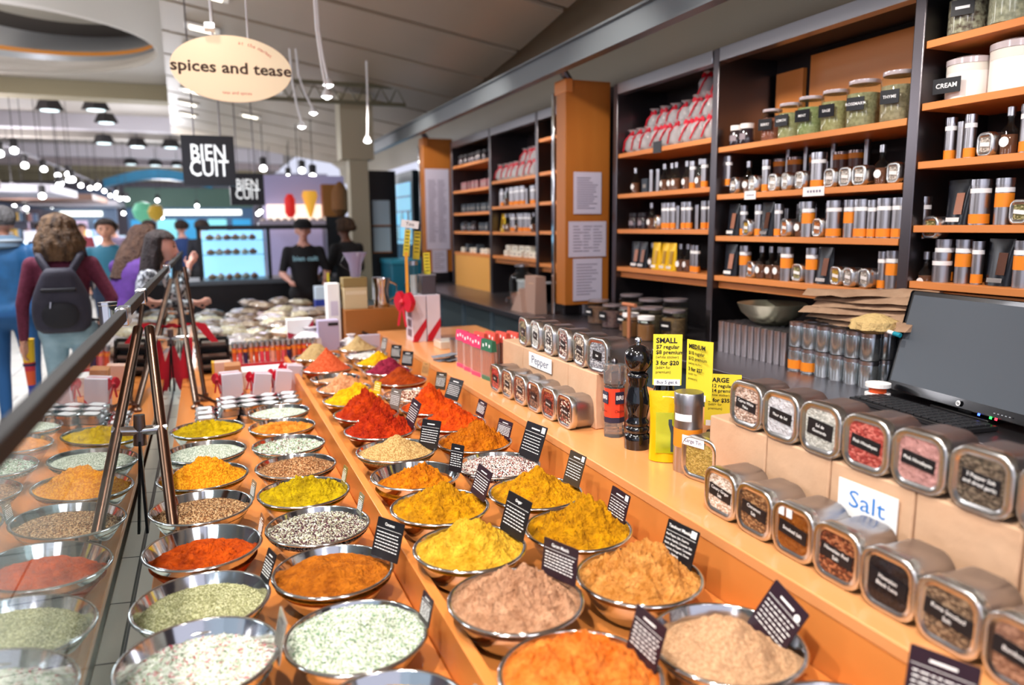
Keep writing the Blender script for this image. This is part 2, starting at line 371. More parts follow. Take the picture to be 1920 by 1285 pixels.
def bracket(ya, yf, za, xf, label, clampz):
    t = thing('glass_bracket', label, 'bracket', group='brackets of the glass guard')
    a = Vector((gx(za) + .021, ya, za)); f = Vector((xf, yf, .69))
    ob('leg', B().tube([f + (a - f) * k / 6 for k in range(7)], .016, 16), bronze, t)
    ob('foot_flange', B().lathe([(.03, 0), (.03, .012), (.017, .02), (.017, .035)], 20, (xf, yf, .69)), bronze, t)
    q = f + (a - f) * ((clampz - .69) / (za - .69)); g = Vector((gx(clampz) + .006, q.y, clampz))
    ob('standoff', B().tube([g, q + (q - g).normalized() * .016], .015, 14), chrome, t)
    ob('clamp', B().tube([g + Vector((.001, 0, -.045)), g + Vector((.001, 0, .05))], .015, 14), steel_d, t)
    ob('hanger_strap', B().box(gx(.8) + .006, gx(.8) + .014, q.y - .02, q.y + .016, .66, clampz - .03), mat('black_strap', '#101013', .25, .4), t)
bracket(2.80, 2.18, 1.265, -.135, 'nearest brown steel bracket holding the glass guard above the brown seeds', .985)
bracket(5.4, 4.06, 1.262, -.10, 'middle brown steel bracket with a red ribbon tied on its clamp', .97)
bracket(6.6, 5.7, 1.25, -.09, 'far brown steel bracket past the red ribbon', .97)
t = thing('upright_pole', 'slim brown upright pole on a round foot behind the ribboned bracket', 'pole', (-.06, 4.22, .69))
ob('pole', B().tube([(0, 0, .01), (-.06, .25, .70)], .011, 12), bronze, t)
ob('foot_flange', B().lathe([(.03, 0), (.03, .012), (.016, .02), (.016, .04)], 20), bronze, t)
# short steel cup standing on the guard (customer side)
tag(ob('steel_post_cap', B().lathe([(.024, 0), (.024, .14), (.026, .142), (.026, .15), (.02, .15)], 20, (gx(1.3) - .06, 2.45, 1.24)), chrome), 'short polished steel post cap just beyond the glass rail', 'post')

# ================================================================ SHELVING ALONG THE BACK WALL
def bay(y0, y1, tops, label, backs=None, x0=2.6, base=.94, post=(.05, True, True), lip=True, topz=2.52):
    t = thing('shelving_unit', label, 'shelves')
    w = .05
    if post[1]: ob('side_panel', B().box(x0 - .01, 3.0, y0 - w, y0, base, topz), steel_d, t, bev=.004)
    if post[2]: ob('side_panel', B().box(x0 - .01, 3.0, y1, y1 + w, base, topz), steel_d, t, bev=.004)
    if post[1]: ob('post_trim', B().box(x0 - .03, x0 - .01, y0 - w + .004, y0 - .004, base, topz + .02).box(x0 - .036, x0 - .03, y0 - w + .018, y0 - w + .03, base, topz), steel, t, bev=.003)
    ob('back_panel', B().box(2.98, 3.0, y0, y1, base, topz), darkwall, t)
    ob('top_rail', B().box(x0 - .01, x0 + .05, y0, y1, topz - .07, topz), steel, t, bev=.002)
    ob('roof_panel', B().box(x0 + .05, 3.0, y0, y1, topz - .04, topz - .01), darkwall, t)
    for z in tops: ob('shelf', B().box(x0, 2.975, y0 + .003, y1 - .003, z - .028, z), woodx, t, bev=.002)
    if lip: ob('shelf_lip', B().box(x0 + .03, x0 + .05, y0 + .003, y1 - .003, tops[-1] - .07, tops[-1] - .035), woodx, t, bev=.002)
    for ya, yb, za, zb in backs or (): ob('rear_board', B().box(2.95, 2.975, ya, yb, za, zb), wood, t)
    return t
L1 = [2.28, 2.05, 1.83, 1.585, 1.365]
L2 = [2.005, 1.755, 1.532, 1.315]
L3 = [2.065, 1.80, 1.567, 1.313]
bay(.9, 2.18, L1, 'steel framed shelving behind the monitor, nearest bay', [(.9, 1.9, 2.05, 2.28), (.9, 1.75, 1.4, 2.0)])
bay(2.24, 3.43, L2, 'steel framed shelving bay with the black-tagged glass jars on its top shelf', [(2.26, 3.15, 2.02, 2.45), (3.2, 3.40, 2.05, 2.40)], post=(.05, False, True))
bay(3.49, 4.50, L3, 'steel framed shelving bay with red ribboned bags just right of the wide wooden pier', [(3.52, 3.9, 2.1, 2.4)], post=(.05, False, True))
bay(4.96, 5.80, [2.3, 2.03, 1.79, 1.55, 1.28], 'narrow shelving bay just left of the wide wooden pier', post=(.05, True, True))
bay(5.86, 6.92, [2.02, 1.78, 1.54, 1.31], 'shelving bay with red ribboned bags on top in the middle distance', post=(.05, False, True))
bay(6.98, 8.15, [2.25, 1.98, 1.74, 1.54, 1.31], 'far shelving bay of small dark jars over a wooden cupboard door', post=(.05, False, True))
tag(ob('cupboard_door', B().box(2.6, 2.62, 7.0, 8.12, .94, 1.28), mat('light_maple', '#dfa253', .5)), 'plain light maple cupboard front under the far shelving bay', 'cupboard', )
# wooden piers hanging in front of the shelves, with papers pinned on
def pier(y, zb, label, x1=2.70, post_top=2.60):
    t = thing('notice_board_pier', label, 'pier')
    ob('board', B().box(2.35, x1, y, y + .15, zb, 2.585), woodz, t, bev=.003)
    ob('edge_cap', B().box(2.345, 2.40, y - .012, y + .17, 2.50, 2.59), wood, t, bev=.003)
    ob('steel_channel', B().box(2.345, 2.36, y + .18, y + .22, .94, 2.52), chrome, t, bev=.003)
    ob('support_post', B().box(x1, x1 + .06, y + .02, y + .06, .94, 2.56).box(2.42, 3.0, y + .16, y + .18, .94, 2.5), steel_d, t, bev=.003)
    ob('hanger', B().tube([(2.42, y + .08, 2.585), (2.30, y + .08, 2.74)], .03, 12), steel_d, t)
pier(4.79, 1.03, 'wide maple pier with three pinned papers, right of centre')
pier(8.45, 1.07, 'far maple pier with one long pinned list', post_top=2.5)
def paper(x0, x1, y, z0, z1, lines, label, title=None, cols=1, group=None):
    t = thing('notice_paper', label, 'paper', (0, 0, 0), group=group)
    b = B().box(x0, x1, y - .004, y - .002, z0, z1)
    w = (x1 - x0); r = random.Random(int(z0 * 100))
    for c in range(cols):
        for i in range(lines):
            z = z1 - (z1 - z0) * (.14 + .78 * i / max(1, lines)); a = x0 + w * (.12 + .8 * c / cols)
            b.box(a, a + w * .76 / cols * r.uniform(.55, 1), y - .0048, y - .0042, z - .003, z + .003, 1)
    ob('sheet', b, [lilac, mat('grey_print', '#77708a', .7)], t)
paper(2.41, 2.63, 4.785, 1.675, 1.965, 14, 'uppermost pinned paper on the wide wooden pier')
paper(2.372, 2.672, 4.785, 1.372, 1.622, 9, 'wide middle paper pinned on the wide wooden pier', cols=3)
paper(2.408, 2.64, 4.785, 1.058, 1.36, 11, 'lowest pinned paper on the wide wooden pier')
paper(2.36, 2.645, 8.445, 1.33, 2.245, 40, 'long pinned list on the far wooden pier', cols=2)
paper(2.42, 2.60, 8.440, 1.06, 1.325, 8, 'short pinned paper under the long list on the far pier')
# ================================================================ BOWLS, SPICE HEAPS AND CARDS
def bowl_parts(r, h):
    b0 = r * .52
    pr = [(.001, .004), (b0, .004), (b0, .0)] 
    out = []
    for k in range(9):
        u = k / 8; out.append((b0 + (r - .006 - b0) * (u ** .62), h * u))
    inn = [(q - .0025, z + .002) for q, z in out[::-1]]
    basin = B().lathe([(.001, 0)] + out + inn + [(.001, .003)], 56, cap=False)
    rim = B(); rings = []
    for k in range(9):
        a = 2 * PI * k / 8; rings.append((r - .004 + .0045 * math.cos(a), h + .0035 * math.sin(a)))
    rim.lathe(rings, 56, cap=False)
    return lambda: [part('basin', basin, chrome, 60), part('rim', rim, chrome, 60)]
def heap(label, m, x, y, zr, R, h=.06, lvl=-.012, px=0, py=0, lump=.006, ls=22, seed=0, a=1.2, scoop=None, bits=None, group=None):
    """a heap of spice filling a bowl; bits = (count, [materials], length, width) loose flakes lying on it"""
    ri = R * .955 if lvl > -.02 else R * .90
    h *= 1.15; lump *= 1.0 if bits else 1.75; ls *= 1.25
    nr, na = (64, 150) if y < 2.8 else (40, 88); b = B(); off = Vector((seed * 3.1, seed * 1.7, seed * .9))
    def height(dx, dy):
        d = math.hypot(dx, dy) / ri
        # distance from the peak, measured so that it is 1 at the bowl's edge
        ex, ey = dx - px * ri, dy - py * ri; e = math.hypot(ex, ey)
        if e > 1e-6:
            ux, uy = ex / e, ey / e; bq = px * ri * ux + py * ri * uy; cq = (px * ri) ** 2 + (py * ri) ** 2 - ri * ri
            t_ = e / (-bq + math.sqrt(bq * bq - cq))
        else: t_ = 0
        t_ = min(1, t_); z = h * ((1 - t_) ** a if a < 1.6 else (math.cos(PI * t_) + 1) / 2)
        fade = 1 - max(0, d) ** 5
        p = Vector((dx, dy, 0)) * ls + off
        n = noise.noise(p) + .55 * noise.noise(p * 2.3) + .35 * abs(noise.noise(p * 4.7))
        z += lump * n * fade
        if not bits and y < 3.4 and lump > .006:
            d1 = noise.voronoi(Vector((dx, dy, 0)) * ls * 3.6 + off)[0][0]; d2 = noise.voronoi(Vector((dx, dy, 0)) * ls * 1.7 + off)[0][0]
            z += lump * (.42 * (.45 - d1) + .5 * (.45 - d2) * (.6 + noise.noise(p * 1.4))) * fade
        if not bits: z += lump * .3 * (abs(noise.noise(p * 7.3)) + .5 * abs(noise.noise(p * 15))) * fade
        if lump > .005:
            q = noise.cell(Vector((dx, dy, 0)) * ls * 2.2 + off); z += lump * .22 * q * fade
        if scoop:
            sx, sy, sr, sd = scoop; k = math.hypot(dx - sx * ri, dy - sy * ri) / (sr * ri)
            if k < 1: z -= sd * (1 - k * k) ** .6
        return z
    vs = [(0, 0, height(0, 0))]
    for j in range(1, nr + 1):
        r = ri * (j / nr) ** .85
        for k in range(na):
            th = 2 * PI * k / na; vs.append((r * math.cos(th), r * math.sin(th), height(r * math.cos(th), r * math.sin(th))))
    for k in range(na):
        th = 2 * PI * k / na; vs.append((R * .62 * math.cos(th), R * .62 * math.sin(th), -.05))
    fs = [(0, 1 + k, 1 + (k + 1) % na) for k in range(na)]
    for j in range(nr):
        for k in range(na):
            i0 = 1 + j * na + k; i1 = 1 + j * na + (k + 1) % na; fs.append((i0, i0 + na, i1 + na, i1))
    fs.append(tuple(range(1 + nr * na, 1 + (nr + 1) * na))[::-1])
    b.add(vs, fs)
    ms = [m]
    if bits:
        n, cols, ln, wd = bits; rr = random.Random(seed + 50); ms = ms + cols
        for _ in range(n):
            q = ri * .97 * math.sqrt(rr.random()); th = rr.uniform(0, 2 * PI); dx, dy = q * math.cos(th), q * math.sin(th); z = height(dx, dy) + wd * .6
            L = ln * rr.uniform(.6, 1.2) / 2; w = wd * rr.uniform(.7, 1.3) / 2; az = rr.uniform(0, PI); el = rr.uniform(-.5, .5)
            d = Vector((math.cos(az) * math.cos(el), math.sin(az) * math.cos(el), math.sin(el))); s1 = Vector((-math.sin(az), math.cos(az), 0)); s2 = d.cross(s1); c = Vector((dx, dy, z))
            pts = [c - d * L] + [c + s1 * w * math.cos(k * PI / 2) + s2 * w * math.sin(k * PI / 2) for k in range(4)] + [c + d * L]
            b.add(pts, [(0, 2, 1), (0, 3, 2), (0, 4, 3), (0, 1, 4), (5, 1, 2), (5, 2, 3), (5, 3, 4), (5, 4, 1)], 1 + rr.randrange(len(cols)))
    o = ob('spice_heap', b, ms, smooth=60, loc=(x, y, zr + lvl)); tag(o, label, 'spice', group, 'stuff'); return o
def c_(n, h, r=.8): return mat('bit_' + n, h, r)
HERB = [c_('pale', '#f2f6ee'), c_('sage', '#c8d4ba'), c_('grey', '#a4b29c'), c_('cream', '#fbfbf4'), c_('pale', '')]
ROSE = HERB + [c_('pale', ''), c_('pinkbit', '#d0506a')]
ROSE = [c_('pale', ''), c_('cream', '')] + ROSE
GREEN = [c_('olive', '#a8a87c'), c_('oliv2', '#8c8c5c'), c_('straw', '#d0d0a8')]
DARK = [c_('darkp', '#3a2028'), c_('cream', ''), c_('wine', '#5c1f30'), c_('sage', ''), c_('straw', '')]
SEED = [c_('seedb', '#7b4f30'), c_('seedl', '#b99668'), c_('seedd', '#4b3020')]
QUIN = [c_('q1', '#efe6dc'), c_('q2', '#221518'), c_('q3', '#8d3030'), c_('q4', '#f5efe8')]
HB = [c_('pale', ''), c_('grey', ''), c_('rose1', '#8c3a52'), c_('leaf', '#6c9a72')]
P = dict(
    salmon=spice('salmon', ['#e8752f', '#f29452']), pinktan=spice('pinktan', ['#b98667', '#d3a586']), paley=spice('paley', ['#d69c24', '#ecbf52']),
    yel=spice('yel', ['#b67a08', '#d89c18']), oryel=spice('oryel', ['#c4690c', '#dd8a18']), sand=spice('sand', ['#a07a48', '#c8a56e'], 420),
    red=spice('red', ['#a8260c', '#c84418']), red2=spice('red2', ['#a82a0e', '#cc4c1c']), yel2=spice('yel2', ['#e6a800', '#f8c414']), peach=spice('peach', ['#dd9468', '#f0b48c']),
    redor=spice('redor', ['#b8431c', '#d2603a'], 300), tan=spice('tan', ['#b0905c', '#c8ac7c'], 420), tanor=spice('tanor', ['#c97f3a', '#e4a464']), ltan=spice('ltan', ['#ab8362', '#c8a17c', '#b98f6c'], 420),
    brown=spice('brown', ['#a4581c', '#c47430']), orbr=spice('orbr', ['#b8601c', '#d07a2c']), orred=spice('orred', ['#cf4410', '#e86222']), mar=spice('mar', ['#7a1c34', '#9c3048']),
    dkbr=spice('dkbr', ['#8a3212', '#ae4a22']), rust=spice('rust', ['#b04412', '#d25c22']), ygr=spice('ygr', ['#b09018', '#d2b434']), turm=spice('turm', ['#c87808', '#e29a18'], 260), herb=spice('herb', ['#e4ece0', '#a4b098', '#ccd6c2', '#74806c'], 330),
    oreg=spice('oreg', ['#b4b488', '#94946a', '#cccaa4', '#80805a'], 380), seeds=spice('seeds', ['#8a5c3a', '#b08a60', '#5a3a24', '#c8a880'], 300), dark=spice('dark', ['#5a3a40', '#c9c2b4', '#38242a', '#8a8474'], 300),
    quin=spice('quin', ['#efe6dc', '#2a181c', '#983c3c', '#f0eae2'], 330), cur=spice('cur', ['#b89410', '#dcbc2c']), mix=spice('mix', ['#8f5a34', '#c49a70', '#a87850', '#6a4024'], 300),
    greyg=spice('greyg', ['#b8c0b0', '#8e9a8a', '#d2d8cc'], 330), org=spice('org', ['#dd8228', '#f0a050']), nuts=spice('nuts', ['#7c3a20', '#d2b090', '#a86040', '#efe0d0'], 130), wht=spice('wht', ['#e8e4e0', '#f6f4f0']))
ZL, ZR = .78, .84
# x, y, rim z, radius, heap label, spice, options
BW = [
 (-.065, 1.425, ZL + .022, .148, 'rosemary-like white green needles flecked with red, in the nearest left bowl', 'herb', dict(h=.012, lvl=-.03, lump=.004, bits=(1900, ROSE, .019, .0024))),
 (-.063, 1.70, ZL, .147, 'olive green dried oregano levelled in a bowl beside a black card', 'oreg', dict(h=.014, lvl=-.022, lump=.004, bits=(1500, GREEN, .006, .002))),
 (-.060, 2.01, ZL, .147, 'rust orange powder lying low in a deep shiny bowl', 'rust', dict(h=.018, lvl=-.032, py=-.2, lump=.008)),
 (-.066, 2.315, ZL, .145, 'brown cumin-like seeds in the bowl behind the nearest bracket leg', 'seeds', dict(h=.012, lvl=-.02, lump=.003, bits=(1300, SEED, .006, .0016))),
 (-.062, 2.615, ZL, .145, 'heaped orange yellow flakes behind the brown seeds', 'turm', dict(h=.06, lvl=-.01, px=.1, lump=.008, a=2)),
 (-.055, 2.915, ZL, .145, 'pale grey green herb lying flat behind the orange yellow heap', 'greyg', dict(h=.012, lvl=-.012, lump=.003)),
 (-.045, 3.25, ZL, .145, 'yellow green curry powder in the farthest bowl beside the glass', 'cur', dict(h=.035, lvl=-.008, lump=.008, ls=30)),
 (.234, 1.14, ZL, .142, 'orange yellow powder in the bowl cut by the bottom edge of the photo', 'paley', dict(h=.02, lvl=-.02, lump=.006)),
 (.230, 1.425, ZL, .145, 'white green rosemary needles heaped over the rim of a bowl', 'herb', dict(h=.035, lvl=-.006, lump=.006, a=2, bits=(2600, HERB + [c_('leaf', '')], .010, .002))),
 (.232, 1.738, ZL, .145, 'tan brown powder with a flat scraped side, behind the white green heap', 'brown', dict(h=.022, lvl=-.016, py=-.3, lump=.007, ls=16)),
 (.236, 2.035, ZL, .143, 'dark purple, white and green mixed herbs piled in a bowl', 'dark', dict(h=.03, lvl=-.012, lump=.005, a=2, bits=(2200, DARK, .007, .0022))),
 (.232, 2.325, ZL, .142, 'mustard green yellow powder in lumpy ridges', 'ygr', dict(h=.05, lvl=-.010, lump=.012, px=.1, ls=18)),
 (.238, 2.605, ZL, .138, 'reddish brown coarse mix behind the mustard powder', 'mix', dict(h=.03, lvl=-.012, lump=.006, px=.2, a=2, bits=(900, SEED, .006, .002))),
 (.241, 2.88, ZL, .136, 'green and dark pink flower flakes in a far left bowl', 'herb', dict(h=.02, lvl=-.012, lump=.007, bits=(700, HB, .009, .003))),
 (.243, 3.165, ZL, .136, 'light orange powder lying flat in a far left bowl', 'org', dict(h=.02, lvl=-.014, lump=.008, ls=30)),
 (.253, 3.44, ZL, .134, 'grey green herb in the bowl beside the stacked silver lids', 'greyg', dict(h=.018, lvl=-.014, lump=.004)),
 (.543, 1.045, ZR, .142, 'bright salmon orange powder heaped in the nearest middle bowl', 'salmon', dict(h=.058, lvl=-.006, lump=.011, ls=20, px=.05, py=-.05, a=2)),
 (.540, 1.328, ZR, .141, 'pinkish tan powder with a small crack, piled in a bowl', 'pinktan', dict(h=.055, lvl=-.01, lump=.012, ls=24, a=2, px=.15, py=.1)),
 (.535, 1.605, ZR, .136, 'pale yellow powder in a smooth broad heap', 'paley', dict(h=.065, lvl=-.008, lump=.008, ls=26, a=2)),
 (.545, 1.886, ZR, .136, 'golden yellow crumbly powder heaped behind the pale yellow one', 'yel', dict(h=.065, lvl=-.008, lump=.010, ls=30, a=1.4, px=.1)),
 (.550, 2.168, ZR, .137, 'orange yellow powder with a scooped flat side and deep bare bowl edge', 'oryel', dict(h=.058, lvl=-.035, lump=.010, px=.25, py=.15, a=1.2)),
 (.557, 2.447, ZR, .137, 'sandy brown ground spice in a low cone beside a black card', 'sand', dict(h=.058, lvl=-.012, lump=.004, a=1.3)),
 (.562, 2.728, ZR, .135, 'deep red crumbly powder, the nearer of the two dark red heaps', 'red', dict(h=.085, lvl=-.006, lump=.016, ls=26, a=1.25)),
 (.564, 3.000, ZR, .134, 'deep red crumbly powder, the farther of the two dark red heaps', 'red2', dict(h=.09, lvl=-.006, lump=.015, ls=26, a=1.25)),
 (.560, 3.275, ZR, .134, 'bright lemon yellow powder heap behind the red heaps', 'yel2', dict(h=.075, lvl=-.006, lump=.010, ls=28, px=.15, a=1.3)),
 (.562, 3.535, ZR, .128, 'peach coloured powder behind the lemon yellow heap', 'peach', dict(h=.06, lvl=-.008, lump=.014, ls=22, a=1.6)),
 (.563, 3.79, ZR, .124, 'thin pale grains almost level in a far middle bowl', 'ltan', dict(h=.01, lvl=-.02, lump=.003)),
 (.564, 4.085, ZR, .138, 'smooth brick red cone of ground pepper in the distance', 'redor', dict(h=.105, lvl=-.010, lump=.003, a=1.2)),
 (.561, 4.48, ZR, .138, 'olive tan heap in the farthest middle bowl', 'tan', dict(h=.075, lvl=-.008, lump=.004, a=2)),
 (.836, 1.03, ZR, .142, 'light tan powder in the nearest bowl against the riser', 'ltan', dict(h=.06, lvl=-.022, lump=.006, a=2, px=-.1)),
 (.828, 1.318, ZR, .139, 'tan orange crumbly powder beside a card with a white square', 'tanor', dict(h=.068, lvl=-.008, lump=.013, ls=24, px=.2, a=1.7)),
 (.823, 1.60, ZR, .137, 'ochre yellow powder with deep finger-like hollows', 'yel', dict(h=.062, lvl=-.006, lump=.017, ls=20, px=.25, a=1.7)),
 (.830, 1.882, ZR, .137, 'golden yellow powder in a pointed heap next to the riser', 'yel', dict(h=.068, lvl=-.008, lump=.009, ls=28, a=1.2)),
 (.823, 2.160, ZR, .136, 'red, white and black quinoa lying level in a bowl', 'quin', dict(h=.010, lvl=-.010, lump=.002, bits=(2600, QUIN, .0040, .0032))),
 (.838, 2.438, ZR, .136, 'orange brown powder heap behind the quinoa', 'orbr', dict(h=.072, lvl=-.010, lump=.012, ls=28, a=1.2, px=.1)),
 (.842, 2.718, ZR, .136, 'vivid orange red powder, the nearer of two by the riser', 'orred', dict(h=.075, lvl=-.008, lump=.009, ls=30, a=1.3)),
 (.836, 2.990, ZR, .132, 'vivid orange red powder, the farther of two by the riser', 'orred', dict(h=.095, lvl=-.008, lump=.012, ls=24, a=1.3)),
 (.828, 3.262, ZR, .134, 'brown and white nuts lying level in a bowl by the riser', 'nuts', dict(h=.02, lvl=-.014, lump=.005, bits=(500, [c_('nutb', '#7a3a20'), c_('nutw', '#e6d2c0')], .014, .009))),
 (.850, 3.60, ZR, .136, 'dark brown red powder heap in the distance by the riser', 'dkbr', dict(h=.07, lvl=-.010, lump=.006, a=1.3)),
 (.852, 3.875, ZR, .13, 'maroon flower petals behind the dark brown red heap', 'mar', dict(h=.06, lvl=-.004, lump=.006, a=2)),
 (.852, 4.145, ZR, .13, 'yellow powder heap in the distance by the riser', 'yel2', dict(h=.065, lvl=-.008, lump=.006, px=.1, a=1.4)),
 (.846, 4.42, ZR, .13, 'white powder level in a far bowl by the riser', 'wht', dict(h=.015, lvl=-.008, lump=.003)),
 (.846, 4.70, ZR, .13, 'light brown heap in the farthest bowl by the riser', 'tan', dict(h=.075, lvl=-.008, lump=.004, a=1.4)),
]
for i, (x, y, z, r, lab, sp, kw) in enumerate(BW):
    hh = (z - .69) if x < .4 else (z - .755)
    put(('bowl', r, hh), 'mixing_bowl', bowl_parts(r, hh), ' '.join(('steel bowl holding the ' + lab.split(',')[0].replace(' in a bowl', '')).split()[:15]), 'bowl', (x, y, z - hh), random.uniform(0, 6), group='steel mixing bowls of spice')
    kw = dict(kw); heap(lab, P[sp], x, y, z, r, seed=i + 1, **kw)
# fallen herbs beside the rosemary bowl
# ---------------------------------------------------------------- cards stuck into the heaps
def card(x, y, z, label, rz=.38, w=.078, h=.088, lean=.22, title=None, lines=None, nl=6, m=ink, sq=False, sm=letter_w, dot=False, roll=0):
    t = thing('spice_card', label, 'card', (x, y, z), group='black spice cards')
    t.rotation_euler = Euler((roll, lean, abs(rz)), 'XYZ')
    b = B().rrect(w, h, .003, [(0, 0), (.0022, 0)], zc=h / 2)
    F = lambda yy, zz: face_mx((-.0006, -yy, zz))
    if title: b.text(title, .0105, F(0 if not sq else -.008, h * .86), 1, bold=.012)
    else: b.box(-.0006, -.0002, -w * .2, w * .2, h * .83, h * .865, 1)
    b.box(-.0006, -.0002, -w * .46, w * .46, h * .735, h * .742, 1)
    rr = random.Random(label)
    if lines:
        for i, s in enumerate(lines): b.text(s, .0068, F(-w * .45, h * (.65 - .105 * i)), 1, align='LEFT', bold=.01)
    else:
        for i in range(nl):
            zc = h * (.64 - .5 * i / nl); yy = w * .42
            while yy > -w * .36:
                q = rr.uniform(.004, .013)
                b.box(-.0006, -.0002, max(yy - q, -w * .42), yy, zc - .0010, zc + .0010, 1); yy -= q + .003
    if sq: b.box(-.0009, -.0002, -w * .44, -w * .28, h * .80, h * .96, 1)
    if dot: b.add([(-.0009, -w * .34 + .007 * math.cos(k * PI / 8), h * .80 + .007 * math.sin(k * PI / 8)) for k in range(16)], [tuple(range(16))[::-1]], 1)
    ob('card', b, [m, sm], t, smooth=0)
cards = [
 (.935, 1.345, .832, 'black card with a white square, stuck in the tan orange powder', dict(w=.10, h=.095, rz=.15, lean=.3, title='Tandoori Masala', lines=['Red Pepper, Salt, Cayenne', 'Cumin, Paprika, Coriander Salt', 'Garlic, Black Pepper, Coriander', 'Cinnamon, Fenugreek, Cloves', 'Turmeric, Nutmeg'], sq=True)),
 (.93, 1.045, .812, 'purple black card with a white dot, stuck in the light tan powder', dict(w=.092, h=.112, rz=.12, lean=.3, roll=.36, m=inkp, dot=True)),
 (.66, 1.045, .835, 'purple black card stuck in the salmon orange heap', dict(w=.082, h=.09, rz=.12, lean=.2, roll=.1, m=inkp)),
 (.652, 1.365, .845, 'purple black card stuck in the pinkish tan heap', dict(w=.118, h=.078, rz=.2, lean=.2, roll=-.1, m=inkp, title='Garam Masala')),
 (.648, 1.625, .842, 'dark blue black card stuck in the pale yellow heap', dict(w=.105, h=.10, rz=.18, lean=.3, title='Ginger')),
 (.652, 1.885, .852, 'small black card stuck in the golden yellow heap nearest the divider', dict(w=.082, h=.085, rz=.15, lean=.3, roll=.08, m=inkp)),
 (.662, 2.12, .85, 'thin card seen nearly edge-on in the orange yellow powder', dict(w=.05, h=.085, rz=.55)),
 (.665, 2.44, .835, 'black card stuck in the sandy brown ground spice', dict(w=.105, h=.10, rz=.35, lean=.3, roll=-.1)),
 (.668, 2.715, .85, 'dark card stuck in the nearer deep red heap', dict(w=.085, h=.10, rz=.15, lean=.35, roll=.1, m=inkp)),
 (.675, 2.99, .85, 'grey card stuck in the farther deep red heap', dict(w=.07, h=.085, m=mat('grey_card', '#6b625c', .35))),
 (.66, 3.26, .86, 'yellowed card stuck in the lemon yellow heap', dict(w=.05, h=.055, m=mat('dusty_card', '#c9a818', .5), nl=3)),
 (.94, 1.625, .828, 'purple black card stuck in the ochre yellow powder with hollows', dict(w=.078, h=.088, rz=.12, lean=.2, roll=.08, m=inkp, sq=True)),
 (.94, 1.88, .848, 'grey black card with a white mark in the pointed golden heap', dict(w=.082, h=.095, rz=.12, lean=.3, sq=True, m=mat('dusty_black_card', '#3b3228', .35))),
 (.935, 2.185, .838, 'large black card with white text standing in the quinoa', dict(w=.115, h=.118, rz=.2, lean=.35, sq=True)),
 (.945, 2.445, .838, 'purple card standing in the orange brown powder', dict(w=.09, h=.066, rz=.2, lean=.3, m=inkp)),
 (.955, 2.715, .856, 'small black card in the nearer orange red heap', dict(w=.07, h=.062, rz=.15, lean=.25, roll=.08, m=inkp)),
 (.95, 3.08, .845, 'black card in the farther orange red heap', dict(w=.11, h=.095, rz=.25, lean=.4)),
 (.945, 3.225, .86, 'dark card standing over the brown and white nuts', dict(w=.06, h=.08, m=mat('dusty_black_card', ''), rz=-.6)),
 (.965, 3.56, .86, 'wooden coloured card against the riser behind the dark brown red heap', dict(w=.055, h=.07, m=mat('wood_card', '#b3814c', .5), sm=letter_k)),
 (.945, 4.10, .86, 'black card in the far yellow heap by the riser', dict(w=.07, h=.08, rz=-.7)),
 (.95, 3.86, .86, 'black card over the maroon petals', dict(w=.07, h=.08, rz=-.7)),
 (.94, 4.40, .86, 'grey card standing in the white powder', dict(w=.06, h=.08, m=mat('grey_card', ''), rz=-.3)),
 (.07, 1.74, .78, 'black card stuck in the olive green oregano', dict(w=.055, h=.075, rz=.25, lean=.35)),
 (.078, 2.03, .775, 'clear edged card standing in the rust orange powder', dict(w=.05, h=.06, rz=.1, m=mat('brown_card', '#8a5a3c', .2))),
 (.07, 1.40, .785, 'pale curved card in the nearest left bowl', dict(w=.075, h=.085, rz=.06, m=mat('pale_card', '#9a948c', .25), sm=letter_k)),
 (.362, 1.40, .79, 'purple card at the right edge of the white green rosemary heap', dict(w=.055, h=.06, rz=.1, m=inkp)),
 (.352, 1.73, .79, 'black card standing behind the tan brown powder', dict(w=.12, h=.095, rz=.3, lean=.35, roll=-.12, title='Cinnamon')),
 (.352, 2.06, .785, 'small glassy card over the dark mixed herbs', dict(w=.042, h=.06, rz=.1, m=mat('glassy_card', '#7c8078', .15, .3))),
 (.352, 2.33, .785, 'small olive card in the mustard powder', dict(w=.042, h=.06, rz=.1, m=mat('olive_card', '#80743a', .3))),
 (.075, 2.33, .78, 'small grey card at the edge of the brown seeds', dict(w=.045, h=.055, rz=.2, m=mat('glassy_card', ''))),
 (.36, 1.06, .79, 'pale card at the right edge of the orange yellow powder bowl at the bottom', dict(w=.05, h=.055, rz=.3, m=mat('pale_card', ''), sm=letter_k)),
 (.955, .70, .865, 'dark card at the bottom edge of the photo below the black label tin', dict(w=.095, h=.1, m=inkp)),
]
for x, y, z, lab, kw in cards: card(x, y, z, lab, **kw)
heap('light brown powder in a bowl mostly below the bottom edge of the photo', P['ltan'], .84, .745, ZR, .14, h=.03, lvl=-.02, lump=.005, seed=77)
put(('bowl', .141, ZR - .755), 'mixing_bowl', bowl_parts(.141, ZR - .755), 'steel bowl under the dark card at the bottom edge of the photo', 'bowl', (.84, .745, .755), 0, group='steel mixing bowls of spice')
